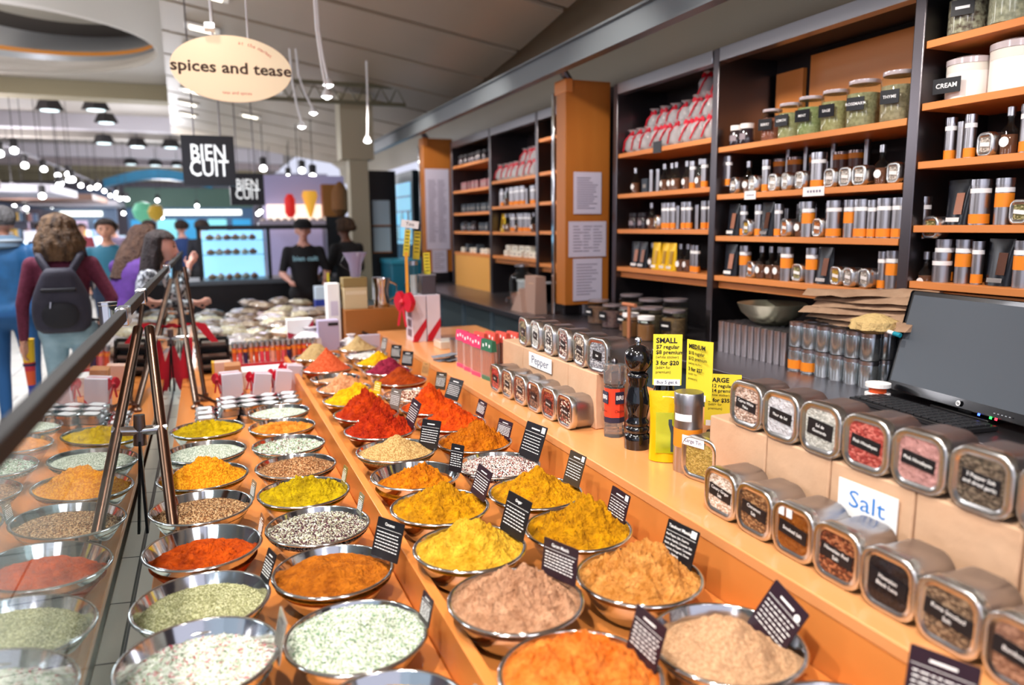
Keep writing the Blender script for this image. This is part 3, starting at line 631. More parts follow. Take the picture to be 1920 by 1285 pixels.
# ================================================================ SQUARE TINS ON THE WOODEN COUNTER
TW = .120
def tin_parts(content, lines, paper_=ink, tw=TW, depth=.105, stickers=0, lw=.6, lh=.2, ts=.0105, tcol=letter_w):
    z = tw / 2; r = tw * .30
    body = B().rrect(tw - .006, tw - .006, r, [(.018, 0), (depth - .004, 0), (depth, .004)], zc=z)
    lid = B().rrect(tw, tw, r, [(.022, .0005), (.004, .0005), (.001, .002), (0, .005), (.0005, .012), (.003, .0155), (.0035, .0175)], zc=z, cap=False)
    win = B().rrect(tw, tw, r, [(.004, .0165), (.0045, .0165)], zc=z)
    out = [part('tin_body', body, tinm, 50), part('lid', lid, lidm, 50), part('window', win, content, 30, 0, 1)]
    if lines:
        w, h = tw * lw, tw * lh; lab = B().box(.0022, .0038, -w / 2, w / 2, z - h / 2, z + h / 2); RL = Matrix.Translation((0, 0, z)) @ Matrix.Rotation(.09, 4, 'X') @ Matrix.Translation((0, 0, -z)); lab.v = [tuple(RL @ Vector(p)) for p in lab.v]
        for i, s in enumerate(lines):
            lab.text(s, ts * .88, RL @ face_mx((.0018, 0, z + (len(lines) / 2 - .5 - i) * ts * 1.1)), 1, bold=.004)
        out.append(part('label', lab, [paper_, tcol], 0, 0, 1))
    if stickers:
        st = B()
        for k in range(stickers): st.box(.0015, .0022, tw * (.28 - .19 * k) - .008, tw * (.28 - .19 * k) + .008, z + tw * .22, z + tw * .38)
        out.append(part('price_sticker', st, white, 0, 0, 1))
    return lambda: out
def glossy(n, cols, scale): 
    m = spice('tin_' + n, cols, scale, .45); m.node_tree.nodes['Principled BSDF'].inputs['Coat Weight'].default_value = .5; m.node_tree.nodes['Principled BSDF'].inputs['Coat Roughness'].default_value = .08
    return m
salts_front = [
 (1.098, 1.402, ['Canary Ginger', 'Salt'], ['#d6c4b4', '#efe4da', '#b89c86'], 260, 'square tin of pale pink-grey flakes, leftmost in the front row by the Salt sign', 0),
 (1.096, 1.279, ['Cinnamon', 'Salt'], ['#7c5638', '#a47e58', '#5a3c28'], 300, 'square tin of brown ground spice, second from left in the front salt row', 0),
 (1.094, 1.156, ['Smoked Salt'], ['#8a4c20', '#9c5c28'], 0, 'square tin of reddish brown powder with two white price stickers', 2),
 (1.090, 1.034, ['Hawaiian Red', 'Salt'], ['#6a3420', '#a86a48', '#4a2418'], 260, 'square tin of dark red-brown chips, fourth in the front salt row', 0),
 (1.086, .911, ['Hawaiian', 'Black Lava'], ['#181214', '#2a2022'], 0, 'square tin with a nearly black window, fifth in the front salt row', 0),
 (1.080, .788, ['Kona Smoked', 'Salt'], ['#6f5a48', '#9a8268', '#4c3c30'], 300, 'square tin of grey-brown salt, sixth in the front salt row', 0),
 (1.074, .664, ['Bamboo Salt'], ['#8a6450', '#7a5644', '#a88068'], 260, 'square tin cut by the bottom right of the photo, front salt row', 0),
 (1.068, .540, ['Truffle Salt'], ['#8a6450', '#7a5644', '#a88068'], 260, 'square tin at the very corner of the photo, front salt row', 0)]
for i, (x, y, ln, cols, sc, lab, st) in enumerate(salts_front[:7]):
    put('salt_f%d' % i, 'square_tin', tin_parts(glossy('sf%d' % i, cols, sc), ln, stickers=st, lw=.66 if i < 5 else .72, lh=.24, ts=.0125), lab, 'tin', (x, y, .9), 0, 'front row of salt tins')
salts_top = [
 (1.463, ['Cyprus White', 'Flake'], ['#b89a8a', '#d8c4b8', '#8a6e60'], 260, 'square tin of pink-grey flakes, leftmost on the paper bags by the Salt sign'),
 (1.341, ['Fleur de Sel'], ['#f2f2f6', '#e2e2ea'], 0, 'square tin of pure white salt, second on the salt paper bags'),
 (1.218, ['Sel de', 'Guerande'], ['#b4b4ae', '#cfcfca', '#9c9c96'], 330, 'square tin of grey salt, third on the salt paper bags'),
 (1.095, ['Pink Himalayan'], ['#a4433c', '#c46a60', '#8c3430'], 240, 'square tin of coarse deep pink salt on the paper bags'),
 (.972, ['Pink Himalayan'], ['#cf9a96', '#dba8a4'], 0, 'square tin of fine pale pink salt on the paper bags'),
 (.848, ['3 Pepper Salt', 'and dried garlic'], ['#5c5044', '#7c6e5e', '#3c342c'], 300, 'square tin of dark grey-brown peppered salt on the paper bags'),
 (.724, ['Black Salt'], ['#a89484', '#7a6658', '#c8b4a4'], 260, 'square tin cut by the right edge of the photo, on the paper bags')]
for i, (y, ln, cols, sc, lab) in enumerate(salts_top):
    put('salt_t%d' % i, 'square_tin', tin_parts(glossy('st%d' % i, cols, sc), ln, depth=.10, lw=.6, lh=.22 if i != 2 else .3, ts=.0115), lab, 'tin', (1.215 + .0 * i, y, 1.092), 0, 'salt tins on the paper bags')
pf = [(1.092, 2.905, ['#a82828', '#c85040', '#801c1c'], 'pinkish red peppercorn tin, leftmost in the front pepper row'), (1.096, 2.777, ['#8a6a50', '#c0a080', '#5c4432', '#d8c0a4'], 'mixed grey-brown peppercorn tin, second in the front pepper row'),
      (1.100, 2.652, ['#7a4a38', '#b88870', '#4c2c22', '#c8b098'], 'brown and cream peppercorn tin, third in the front pepper row'), (1.104, 2.527, ['#5c3828', '#7c5038', '#40281c'], 'dark brown peppercorn tin with a white corner sticker, front pepper row'),
      (1.108, 2.402, ['#7c2c20', '#a04a34', '#541c14'], 'dark red peppercorn tin, second from right in the front pepper row'), (1.112, 2.275, ['#4a2018', '#d8c8b8', '#7c2c24', '#201010'], 'black, red and white peppercorn tin, rightmost in the front pepper row')]
for i, (x, y, cols, lab) in enumerate(pf):
    put('pep_f%d' % i, 'square_tin', tin_parts(glossy('pf%d' % i, cols, 190), [['Pink'], ['Sarawak'], ['Tellicherry'], ['Long'], ['Szechuan'], ['Five Blend']][i], stickers=1 if i == 3 else 0, tw=.118, depth=.10, lw=.42, lh=.22, ts=.012), lab, 'tin', (x, y, .9), 0, 'front row of pepper tins')
pt = [(2.865, ['#6c6450', '#a89c70', '#48402c'], 'olive peppercorn tin, leftmost on the pepper paper bags'), (2.738, ['#e8e8e4', '#c8c8c4', '#a8a8a4'], 'white peppercorn tin, second on the pepper paper bags'),
      (2.610, ['#d8d0c8', '#2c2428', '#8a8480', '#f0ece8'], 'black and white peppercorn tin, third on the pepper paper bags'), (2.482, ['#7c3030', '#a89890', '#4c2424', '#d8ccc4'], 'red and grey peppercorn tin, fourth on the pepper paper bags'),
      (2.350, ['#8a7868', '#d4c8b8', '#4c4038'], 'grey-brown peppercorn tin, fifth on the pepper paper bags'), (2.215, ['#8a8a92', '#6a6a72', '#a4a4aa'], 'tin with a dull grey window standing apart at the right end of the pepper bags')]
for i, (y, cols, lab) in enumerate(pt):
    put('pep_t%d' % i, 'square_tin', tin_parts(glossy('pt%d' % i, cols, 190), [['Green'], ['White'], ['Black', 'White'], ['Rainbow'], ['Lampong'], ['Salt']][i], tw=.122, depth=.10, lw=.42, lh=.24, ts=.012), lab, 'tin', (1.205, y, 1.097), -.12 if i < 5 else .12, 'pepper tins on the paper bags')
# folded kraft paper bags used as risers
def bag(y0, y1, x0, x1, z1, label, group):
    b = B(); n = 8; rings = []
    rr = random.Random(int(y0 * 1000))
    for k in range(n + 1):
        u = k / n; z = .9005 + (z1 - .9005) * u; q = .004 * math.sin(u * PI)
        rings.append([(x0 - q * .4 + rr.uniform(-.001, .001), y0 + q * .2, z), (x0 - q * .9, (y0 + y1) / 2, z), (x0 - q * .4, y1 - q * .2, z), ((x0 + x1) / 2, y1 - .002 - q * .3, z), (x1, y1 - q * .2, z), (x1, y0 + q * .2, z), ((x0 + x1) / 2, y0 + .002 + q * .3, z)])
    b.loft(rings); t = thing('paper_bag', label, 'paper bag', group=group)
    ob('bag_body', b, kraft, t, smooth=60, bev=.004)
    ob('folded_flap', B().box(x0 + .01, x1 - .03, y0 + .01, y1 - .01, z1 - .002, z1 - .0005), kraft, t)
for y0, y1, lab in ((2.207, 2.420, 'rightmost'), (2.424, 2.846, 'middle'), (2.850, 3.078, 'leftmost')):
    bag(y0, y1, 1.20, 1.36, 1.097, lab + ' folded kraft bag under the pepper tins', 'kraft bags under the pepper tins')
for i, (y0, y1) in enumerate(((1.389, 1.608), (1.187, 1.386), (.976, 1.184), (.770, .973), (.56, .767))):
    bag(y0, y1, 1.222, 1.38, 1.092, NTH[i] + ' folded kraft bag from the left under the upper salt tins', 'kraft bags under the salt tins')
def placard(label, txt, p, w, h, size, col, rot=0):
    t = thing('sign_card', label, 'sign', p); t.rotation_euler = (rot, 0, 0)
    b = B().box(-.0025, -.0005, -w / 2, w / 2, -h / 2, h / 2); b.text(txt, size, face_mx((-.0029, 0, 0)) @ Matrix.Scale(1.25, 4, (1, 0, 0)), 1, bold=.0)
    ob('card', b, [mat('sign_white', '#f6f7fa', .4), col], t, smooth=0)
placard('white card reading Salt in blue on the kraft bags', 'Salt', (1.2155, 1.078, 1.028), .148, .075, .052, mat('blue_letter', '#2f7fd0', .5))
placard('white card reading Pepper on the kraft bags', 'Pepper', (1.1935, 2.655, 1.062), .215, .056, .046, mat('navy_letter', '#22406a', .5), 0)

# ---------------------------------------------------------------- mills, pouch, tall tin, price cards
def mill(x, y, h, label):
    t = thing('pepper_mill', label, 'pepper mill', (x, y, .9))
    pr = [(.040, 0), (.041, .03), (.039, .045), (.033, .05), (.037, .055), (.038, .068), (.032, .073), (.036, .08), (.036, .088), (.030, .095), (.034, .115), (.039, .14), (.038, .16), (.030, .19), (.027, .205), (.031, .215), (.030, .222), (.033, .228), (.032, .238), (.026, .243)]
    ob('mill_body', B().lathe(pr, 32), mat('black_lacquer', '#0b0b0f', .12, coat=1), t, smooth=60)
    ob('mill_head', B().lathe([(.024, .244), (.030, .252), (.040, .268), (.043, .288), (.040, .308), (.028, .324), (.012, .331)], 32), mat('black_lacquer', ''), t, smooth=60)
    ob('top_nut', B().lathe([(.007, .331), (.007, .336), (.011, .340), (.011, .348), (.006, .354)], 20), chrome, t)
mill(1.222, 1.975, .35, 'tall glossy black pepper mill, the front one')
mill(1.33, 1.99, .34, 'second black pepper mill half hidden by the yellow price card')
t = thing('salt_shaker', 'clear acrylic salt mill with an orange-red label beside the black mills', 'salt mill', (1.225, 2.125, .9))
ob('acrylic_body', B().lathe([(.036, 0), (.036, .02), (.034, .025), (.034, .165), (.036, .168)], 8), mat('acrylic', '#eef2f6', .05, trans=.9, ior=1.45), t, smooth=0)
ob('crown', B().lathe([(.028, .17), (.037, .182), (.039, .232), (.036, .242), (.012, .246)], 16, fn=lambda a, z: 1 + .05 * math.cos(a * 8)), mat('acrylic', ''), t, smooth=30)
ob('top_nut', B().lathe([(.010, .246), (.010, .255), (.004, .262)], 12), steel_d, t)
lb = B().lathe([(.0347, .05), (.0347, .165)], 8, cap=False, m=0); lb.lathe([(.0352, .05), (.0352, .068)], 8, cap=False, m=2)
lb.box(-.0355, -.033, -.018, .014, .115, .155, 2)
lb.text('Classic', .013, face_mx((-.0352, 0, .09)), 1); lb.text('BRI', .02, face_mx((-.0358, -.002, .135)), 3, bold=.02)
lb.text('Classic', .013, face_mx((0, -.0352, .09), (0, -1, 0)), 1); lb.box(-.016, .016, -.0358, -.034, .115, .155, 2); lb.text('BRI', .02, face_mx((0, -.0362, .135), (0, -1, 0)), 3, bold=.02)
ob('label', lb, [mat('red_label', '#e8432a', .4), ink, mat('label_navy', '#2c2a40', .4), white], t, smooth=0)
def price_card(x, y, z, rz, lines, label, w=.085, h=.155, bend=0, foot=None):
    t = thing('price_card', label, 'price card', (x, y, z), rz); b = B(); n = 8; rings = []
    for k in range(n + 1):
        u = k / n; yy = w / 2 - w * u; dx = bend * (u ** 2); rings.append([(dx, yy, 0), (dx + .0015, yy, 0), (dx + .0015, yy, h), (dx, yy, h)])
    b.loft(rings); zz = h * .93
    for s, q, bd, adv in lines:
        if bend: q *= .86
        b.text(s, q, face_mx((-.0008, w * .40, zz - q * .4), (-1, 0, 0)), 1, align='LEFT', bold=bd); zz -= adv
    ob('card', b, [yellow, letter_k], t, smooth=0)
    if foot:
        f = B().box(-.0018, -.0006, -w * .45, w * .45, -.001, .018); f.text(foot, .0135, face_mx((-.0022, 0, .0085)), 1, bold=.01)
        ob('foot_strip', f, [mat('sign_white', ''), mat('dark_blue_letter', '#252560', .5)], t, smooth=0)
pr = lambda a, b_, c, d: [(a, .0215, .03, .021), (b_, .0165, .02, .0165), (c, .0165, .02, .0165), ('(white sticker)', .0115, 0, .0155), (d, .0180, .03, .0165), ('(add+ for', .0115, 0, .014), ('premium)', .0115, 0, .014)]
price_card(1.262, 1.875, 1.118, 1.05, pr('SMALL', '$7 regular', '$8 premium', '3 for $20'), 'upright yellow card headed SMALL behind the yellow pouch', .086, .155, foot='Buy 5 get 6')
price_card(1.315, 1.80, 1.085, .12, pr('MEDIUM', '$10 regular', '$12 premium', '3 for $27'), 'curled yellow card headed MEDIUM stuck in the tall silver tin', .09, .175, bend=.018, foot='Buy 5 get 6')
price_card(1.545, 1.97, .935, .9, pr('LARGE', '$12 regular', '$14 premium', '3 for $35'), 'yellow card headed LARGE half hidden behind the salt tins', .115, .175, foot='Buy 5 get 6')
t = thing('price_card_stand', 'small dark stand carrying the LARGE price card behind the salt bags', 'card stand', (1.545, 1.985, .9))
ob('base', B().lathe([(.04, 0), (.04, .012), (.006, .02), (.006, .20)], 20), black, t)
t = thing('spice_pouch', 'shiny yellow stand-up pouch below the SMALL price card', 'pouch', (1.232, 1.83, .9), 1.0)
b = B(); rings = []
for k in range(13):
    u = k / 12; z = .002 + .21 * u; th = .030 * (1 - u) ** .8 + .0015; w = .050 - .004 * math.sin(u * PI) + .002 * u
    rings.append([(-th * math.cos(a) if abs(math.cos(a)) > 1e-6 else 0, w * math.sin(a), z) for a in [2 * PI * q / 20 for q in range(20)]])
b.loft(rings); ob('pouch_body', b, mat('gold_foil', '#f0c414', .22, .35, bump=(25, .3, .01)), t, smooth=60)
ob('window', B().loft([[(-.031 * (1 - (z / .212)) ** .8 - .003 - dx, yy, z) for yy in (-.034, .030)] for dx in (0,) for z in (.03, .06, .09, .12, .15)] , cap=False), mat('yellow_window', '#d9dc28', .12, coat=1), t)
ob('printed_leaf', B().loft([[(-.031 * (1 - (z / .212)) ** .8 - .0045, yy * (1 if z < .1 else .5), z) for yy in (-.034, -.014)] for z in (.035, .06, .09, .115, .13)], cap=False), mat('grey_print_leaf', '#4c5a62', .4), t)
b = B(); 
for k in range(9): b.box(-.0075, -.006, .022 - .0055 * k - .003, .022 - .0055 * k, .165, .168)
ob('small_print', b, letter_k, t, smooth=0)
b = B().box(-.0055, -.0035, -.05, .012, .176, .196); b.text('Small Pouch', .0115, face_mx((-.006, -.019, .186)), 1, bold=.01)
ob('tag', b, [mat('sign_white', ''), mat('dark_blue_letter', '')], t, smooth=0)
t = thing('tall_tin', 'tall silver canister with an orange band next to the yellow pouch', 'canister', (1.238, 1.728, .9), .6)
ob('canister_body', B().lathe([(.039, 0), (.040, .004), (.040, .195)], 40), tinm, t)
ob('lid', B().lathe([(.0412, .195), (.0412, .226), (.039, .230), (.02, .231)], 40), tinm, t)
ob('orange_band', B().lathe([(.0405, .075), (.0405, .128)], 40, cap=False), orange, t)
ob('white_label', B().lathe([(.0408, .152), (.0408, .170)], 40, cap=False).v and B().loft([[(.0408 * math.cos(a), .0408 * math.sin(a), z) for a in [2.4 + .12 * q for q in range(12)]] for z in (.152, .172)], cap=False), white, t)
put('large_tin', 'square_tin', tin_parts(glossy('lt', ['#a08a44', '#b8a05c', '#8a7438'], 340), None, tw=.125, depth=.085), 'square tin of golden-green spice with a white tag reading Large Tin', 'tin', (1.205, 1.632, .9), .25)
t = thing('tin_tag', 'white tag reading Large Tin on the square tin of golden spice', 'tag', (1.2025, 1.652, 1.008), .25)
b = B().box(-.0024, -.0012, -.038, .038, -.013, .013); b.text('Large Tin', .0155, face_mx((-.0028, 0, 0)), 1, bold=.01)
ob('tag', b, [mat('sign_white', ''), mat('dark_blue_letter', '')], t, smooth=0)

# cinnamon packs, grey sachets, small trays, gift boxes at the far end of the counter
def cinn(top):
    tp = mat('pack_' + top, {'pink': '#d83868', 'green': '#2c6a50', 'coral': '#d8584c'}[top], .4)
    sticks = B()
    for k in range(5):
        y = -.042 + .021 * k
        sticks.tube([(0, y, .012), (0, y, .150)], .0095, 10)
    win = B().box(-.014, .014, -.055, .055, .0, .135)
    head = B().loft([[(-.014, -.055, .135), (-.014, .055, .135), (.014, .055, .135), (.014, -.055, .135)], [(-.009, -.055, .185), (-.009, .055, .185), (.009, .055, .185), (.009, -.055, .185)]])
    foot = B().box(-.0145, .0145, -.045, .045, -.0, .018)
    dots = B()
    for y, z in ((-.03, .16), (0, .165), (.03, .158)): dots.box(-.0125, -.0115, y - .006, y + .006, z - .007, z + .007)
    return lambda: [part('cinnamon_stick', sticks, mat('cinnamon', '#a04c10', .8), 40), part('clear_sleeve', win, sleeve, 0), part('header', head, tp, 0), part('base_strip', foot, tp, 0), part('header_print', dots, white, 0, 0, 2)]
for x, y, top, lab in ((1.15, 3.50, 'pink', 'leftmost'), (1.15, 3.385, 'pink', 'second'), (1.15, 3.27, 'pink', 'third'), (1.16, 3.155, 'green', 'fourth, green-headed'), ):
    put('cin_' + top, 'cinnamon_pack', cinn(top), lab + ' clear pack of cinnamon sticks left of the kraft bags', 'cinnamon pack', (x, y, .9005), .12, 'cinnamon packs')
for i in range(4): put('cin_coral', 'cinnamon_pack', cinn('coral'), NTH[i] + ' pack in the row standing behind the cinnamon packs', 'cinnamon pack', (1.21 + .05 * i, 3.40 - .02 * i, .9005), .12, 'packs behind the cinnamon packs')
for i, (x, y, z, r) in enumerate(((1.12, 3.72, .9005, .2), (1.15, 3.69, .907, .5), (1.11, 3.75, .914, -.1), (1.16, 3.73, .921, .8), (1.13, 3.70, .928, .3))):
    put('sachet', 'grey_sachet', lambda: [part('sachet', B().loft([[(-.05, -.035, .002), (.05, -.03, .003), (.052, .034, .002), (-.048, .036, .001)], [(-.05, -.035, .0025), (.05, -.03, .0085), (.052, .034, .006), (-.048, .036, .004)]]), mat('grey_packet', '#8c96a4', .35, .3), 0)],
        ['lowest', 'second lowest', 'middle', 'second highest', 'topmost'][i] + ' grey-blue packet in the pile left of the cinnamon packs', 'packet', (x, y, z), r, 'pile of grey packets')
t = thing('steel_tin', 'round steel tin behind the grey packets on the counter', 'tin', (1.27, 3.93, .9))
ob('body', B().lathe([(.05, 0), (.052, .065)], 28), tinm, t); ob('lid', B().lathe([(.054, .065), (.054, .08), (.02, .084)], 28), tinm, t); ob('knob', B().lathe([(.005, .084), (.005, .1), (.01, .108), (.002, .112)], 12), chrome, t)
tag(ob('clear_tray', B().box(1.2, 1.30, 4.06, 4.2, .9, .945), mat('pale_glass_tray', '#d9cfc0', .1, .2), bev=.004), 'small pale square dish right of the gift boxes', 'dish')
def giftbox():
    bx = B().box(-.042, .042, -.085, .085, 0, .285)
    win = B()
    for q, z in enumerate((.05, .11, .17, .235)):
        for yy in (-.045, .005): win.box(-.0435, -.042, yy - .0, yy + .04, z - .022, z + .022)
    st = B().add([(-.012, -.0862, .001), (-.042, -.0862, .001), (-.042, -.0862, .035), (.042, -.0862, .145), (.042, -.0862, .09)], [(0, 1, 2, 3, 4)]).add([(-.0435, -.085, .0), (-.0435, -.085, .02), (-.0435, -.06, .0)], [(0, 1, 2)])
    return [part('carton', bx, mat('gift_white', '#dcd4e2', .45), 0, .002), part('window', win, mat('gift_window', '#6e5a6a', .3), 0), part('red_stripe', st, red, 0)]
def bow_mesh(s=.05):
    b = B()
    for sg in (-1, 1):
        b.loft([[(0, sg * s * u, s * .5 * math.sin(PI * u) * q + (.1 * s if q > 0 else -.1 * s)) for q in (-1, 1)] + [(.3 * s, sg * s * u, s * .5 * math.sin(PI * u) * q + (.1 * s if q > 0 else -.1 * s)) for q in (1, -1)] for u in (.02, .25, .5, .75, 1)])
        b.loft([[(0, sg * s * .15 * k, -s * .5 * k), (0, sg * s * .15 * k + .25 * s, -s * .5 * k), (.02 * s, sg * s * .15 * k + .25 * s, -s * .5 * k), (.02 * s, sg * s * .15 * k, -s * .5 * k)] for k in range(4)])
    b.lathe([(.05 * s, -.2 * s), (.22 * s, 0), (.05 * s, .2 * s)], 10)
    return b
put('gift', 'gift_carton', giftbox, 'left white gift carton with a red diagonal stripe, under the tall glass tube', 'gift box', (1.172, 4.48, .9), 0, 'gift cartons on the wooden counter')
put('gift', 'gift_carton', giftbox, 'right white gift carton with a red diagonal stripe', 'gift box', (1.262, 4.48, .9), 0, 'gift cartons on the wooden counter')
tag(ob('ribbon_bow', bow_mesh(.10), red, loc=(1.07, 4.40, 1.15), rz=.3), 'red bow at the left side of the gift cartons', 'bow')
t = thing('glass_tube_jar', 'tall glass tube with a steel cap standing on the gift cartons', 'jar', (1.16, 4.46, 1.1855)); ob('tube', B().lathe([(.024, 0), (.024, .18)], 20), glassj, t); ob('contents', B().lathe([(.022, .003), (.022, .12)], 16), mat('whitish_salt', '#c8c8d0', .6), t); ob('cap', B().lathe([(.026, .18), (.026, .205)], 20), steel, t)
t = thing('napkin_box', 'square dark steel box on the right gift carton', 'box', (1.245, 4.47, 1.1855)); ob('box_body', B().box(-.045, .045, -.04, .04, 0, .115), steel_d, t, bev=.004); ob('box_rim', B().box(-.047, .047, -.042, .042, .115, .122), steel, t)
for x, y, z, w, h, lab, rx in ((1.115, 4.46, 1.42, .036, .16, 'leftmost tall yellow tag above the gift cartons', .1), (1.18, 4.47, 1.40, .042, .17, 'middle tall yellow tag above the gift cartons', .08), (1.245, 4.45, 1.29, .040, .15, 'right yellow tag standing in the dark steel box', -.03)):
    b = B().box(-.001, .001, -w / 2, w / 2, 0, h)
    for k in range(6): b.box(-.0018, -.0009, -w * .32, w * .3, h * (.9 - .13 * k), h * (.93 - .13 * k), 1)
    tag(ob('price_tag', b, [yellow, letter_k], loc=(x, y, z), rz=1.2, smooth=0), lab, 'tag').rotation_euler[0] = rx
tag(ob('price_tag', B().box(-.001, .001, -.009, .009, 0, .26), mat('amber_card', '#e8a030', .5), loc=(1.112, 4.44, 1.186), rz=1.2), 'long amber strip at the left of the glass tube', 'tag')
b = B().box(-.0015, .0015, -.052, .052, 0, .045); b.text('Tins', .03, face_mx((-.0022, 0, .022)), 1)
t = tag(ob('sign_card', b, [white, letter_k], loc=(1.14, 4.45, 1.59), rz=1.25, smooth=0), 'small tilted white sign above the yellow tags', 'sign'); t.rotation_euler[0] = .15
tag(ob('wooden_skewer_stand', B().tube([(1.125, 4.462, 1.186), (1.12, 4.46, 1.6)], .004, 6), mat('clear_rod', '#c8c0b4', .3)), 'thin rod holding the white sign and yellow tags', 'rod')
tag(ob('rolled_stick', B().tube([(1.46, 5.42, .912), (1.52, 5.48, 1.19), (1.54, 5.50, 1.36)], .012, 10), mat('red_wood_stick', '#8a2c20', .5)), 'dark red stick leaning between the gift cartons and the far pier', 'stick')

# ================================================================ MONITOR AND KEYBOARD
t = thing('computer_monitor', 'black flat computer monitor tilted on the steel counter at right', 'monitor', (2.345, 1.735, .94), -.13)
b = B(); 
M0 = Matrix.Rotation(math.radians(14), 4, 'Y')
def tl(bb): 
    bb.v = [tuple(M0 @ Vector(p) + Vector((0, 0, .02))) for p in bb.v]; return bb
casing = ob('casing', tl(B().rrect(.68, .385, .012, [(0, .002), (-.006, 0), (.03, 0), (.045, .03)][::1], zc=.20)), mat('monitor_black', '#0d0e11', .18, coat=.6), t, bev=0)
ob('screen', tl(B().box(-.0068, -.0050, -.320, .320, .042, .375)), mat('screen_glass', '#525a64', .5), t)
b = B().add([(-.0072, -.012 * math.cos(a) * .8, .024 + .010 * math.sin(a)) for a in [2 * PI * k / 20 for k in range(20)]], [tuple(range(20))])
b.text('hp', .012, face_mx((-.0075, 0, .024), up=(0, 0, 1)), 1, bold=.02)
ob('maker_badge', tl(b), [mat('badge_silver', '#d8dce0', .3), ink], casing, smooth=0)
for yy, cc, nm in ((-.135, '#20e040', 'green_light'), (-.155, '#ff2030', 'red_light'), (-.285, '#ffa020', 'amber_light'), (-.09, '#3050ff', 'blue_light')):
    ob(nm, tl(B().box(-.0085, -.0065, yy - .004, yy + .004, .002 if nm != 'amber_light' else .012, .010 if nm != 'amber_light' else .02)), mat(nm, cc, .4, emis=6), casing)
b = B(); 
for k in range(5): b.box(-.0075, -.0066, -.14 - .014 * k - .006, -.14 - .014 * k, .022, .025)
ob('button_marks', tl(b), mat('grey_mark', '#9aa0a8', .4), casing)
ob('stand_foot', B().box(.0, .16, -.12, .12, 0, .014).box(.03, .07, -.03, .03, .01, .16), black, t, bev=.003)
t = thing('keyboard', 'black keyboard lying in front of the monitor', 'keyboard', (2.235, 1.80, .9405), -.10)
ob('keyboard_base', B().box(-.075, .075, -.245, .245, 0, .016), mat('keyboard_black', '#17181b', .4), t, bev=.003)
b = B()
for r in range(5):
    for c in range(15): b.box(-.066 + .026 * r, -.066 + .026 * r + .021, -.232 + .031 * c, -.232 + .031 * c + .026, .016, .022)
ob('keys', b, mat('key_black', '#232428', .45), t, bev=.001)
# ================================================================ PRODUCTS ON THE SHELVES
def k_tube(band=True, h=.16, r=.020, lab=True, mid=False):
    def f():
        out = [part('tube_body', B().lathe([(r, 0), (r, h * .86)], 18), tinm), part('cap', B().lathe([(r * 1.05, h * .86), (r * 1.05, h), (r * .6, h)], 18), steel)]
        if band: out.append(part('orange_band', B().lathe([(r * 1.02, h * (.38 if mid else .03)), (r * 1.02, h * (.68 if mid else .24))], 18, cap=False), orange, 40, 0, 0))
        if lab: out.append(part('white_label', B().lathe([(r * 1.02, h * .70), (r * 1.02, h * .80)], 18, cap=False), white, 40, 0, 0))
        return out
    return f
def k_bottle():
    return [part('glass_bottle', B().lathe([(.028, 0), (.028, .085), (.011, .105), (.011, .135)], 16), glassj), part('contents', B().lathe([(.026, .003), (.026, .07)], 16), mat('dark_spice', '#6b3c26', .8)),
            part('cap', B().lathe([(.013, .135), (.013, .165), (.005, .167)], 14), steel), part('front_sticker', B().loft([[(-.0285, .018 * math.cos(a) * q, .045 + .018 * math.sin(a) * q) for a in [2 * PI * k / 12 for k in range(12)]] for q in (1, .01)], cap=False), white)]
def k_pouch(col, win):
    def f():
        b = B(); rings = []
        for k in range(9):
            u = k / 8; z = .17 * u; th = .028 * (1 - u) ** .8 + .001; w = .052
            rings.append([(-th * math.cos(a), w * math.sin(a), z) for a in [2 * PI * q / 16 for q in range(16)]])
        b.loft(rings)
        fr = lambda y0, y1, z0, z1, d: B().loft([[(-.028 * (1 - z / .17) ** .8 - d, y0, z), (-.028 * (1 - z / .17) ** .8 - d, y1, z)] for z in (z0, (z0 + z1) / 2, z1)], cap=False)
        return [part('pouch_body', b, mat('pouch_' + col, col, .25, .2 if col != '#15181f' else 0), 60), part('window', fr(-.035, .0, .04, .12, .002), mat('pouchwin_' + win, win, .3), 0), part('white_label', fr(-.03, .03, .012, .028, .003), white, 0, 0, 0)]
    return f
def k_tin(cols, key, label='w'):
    return tin_parts(glossy('shelf_' + key, cols, 200), [''] , white if label == 'w' else ink, tw=.088, depth=.06, lw=.55, lh=.16)
def k_jar(r, h, col, col2, txt=None, tag_=True, lid=white):
    def f():
        out = [part('glass_jar', B().lathe([(r * .96, 0), (r, .01), (r, h * .86), (r * .86, h * .92)], 28), glassj), part('contents', B().lathe([(r * .93, .006), (r * .95, .012), (r * .95, h * .72), (.01, h * .75)], 28), mat('jarfill_' + col, col, .85, noise_=(60, col2, .15), bump=(90, .6, .006))),
               part('lid', B().lathe([(r * .9, h * .92), (r * .92, h * .93), (r * .92, h), (r * .2, h * 1.02)], 28), lid)]
        if tag_:
            b = B().box(-r - .010, -r - .006, -.038, .038, h * .35, h * .35 + .055)
            if txt: b.text(txt, .017, face_mx((-r - .0105, 0, h * .35 + .027)), 1, bold=.01)
            else: b.box(-r - .0106, -r - .010, -.024, .024, h * .35 + .022, h * .35 + .032, 1)
            out.append(part('black_tag', b, [ink, white], 0, 0, 0))
        return out
    return f
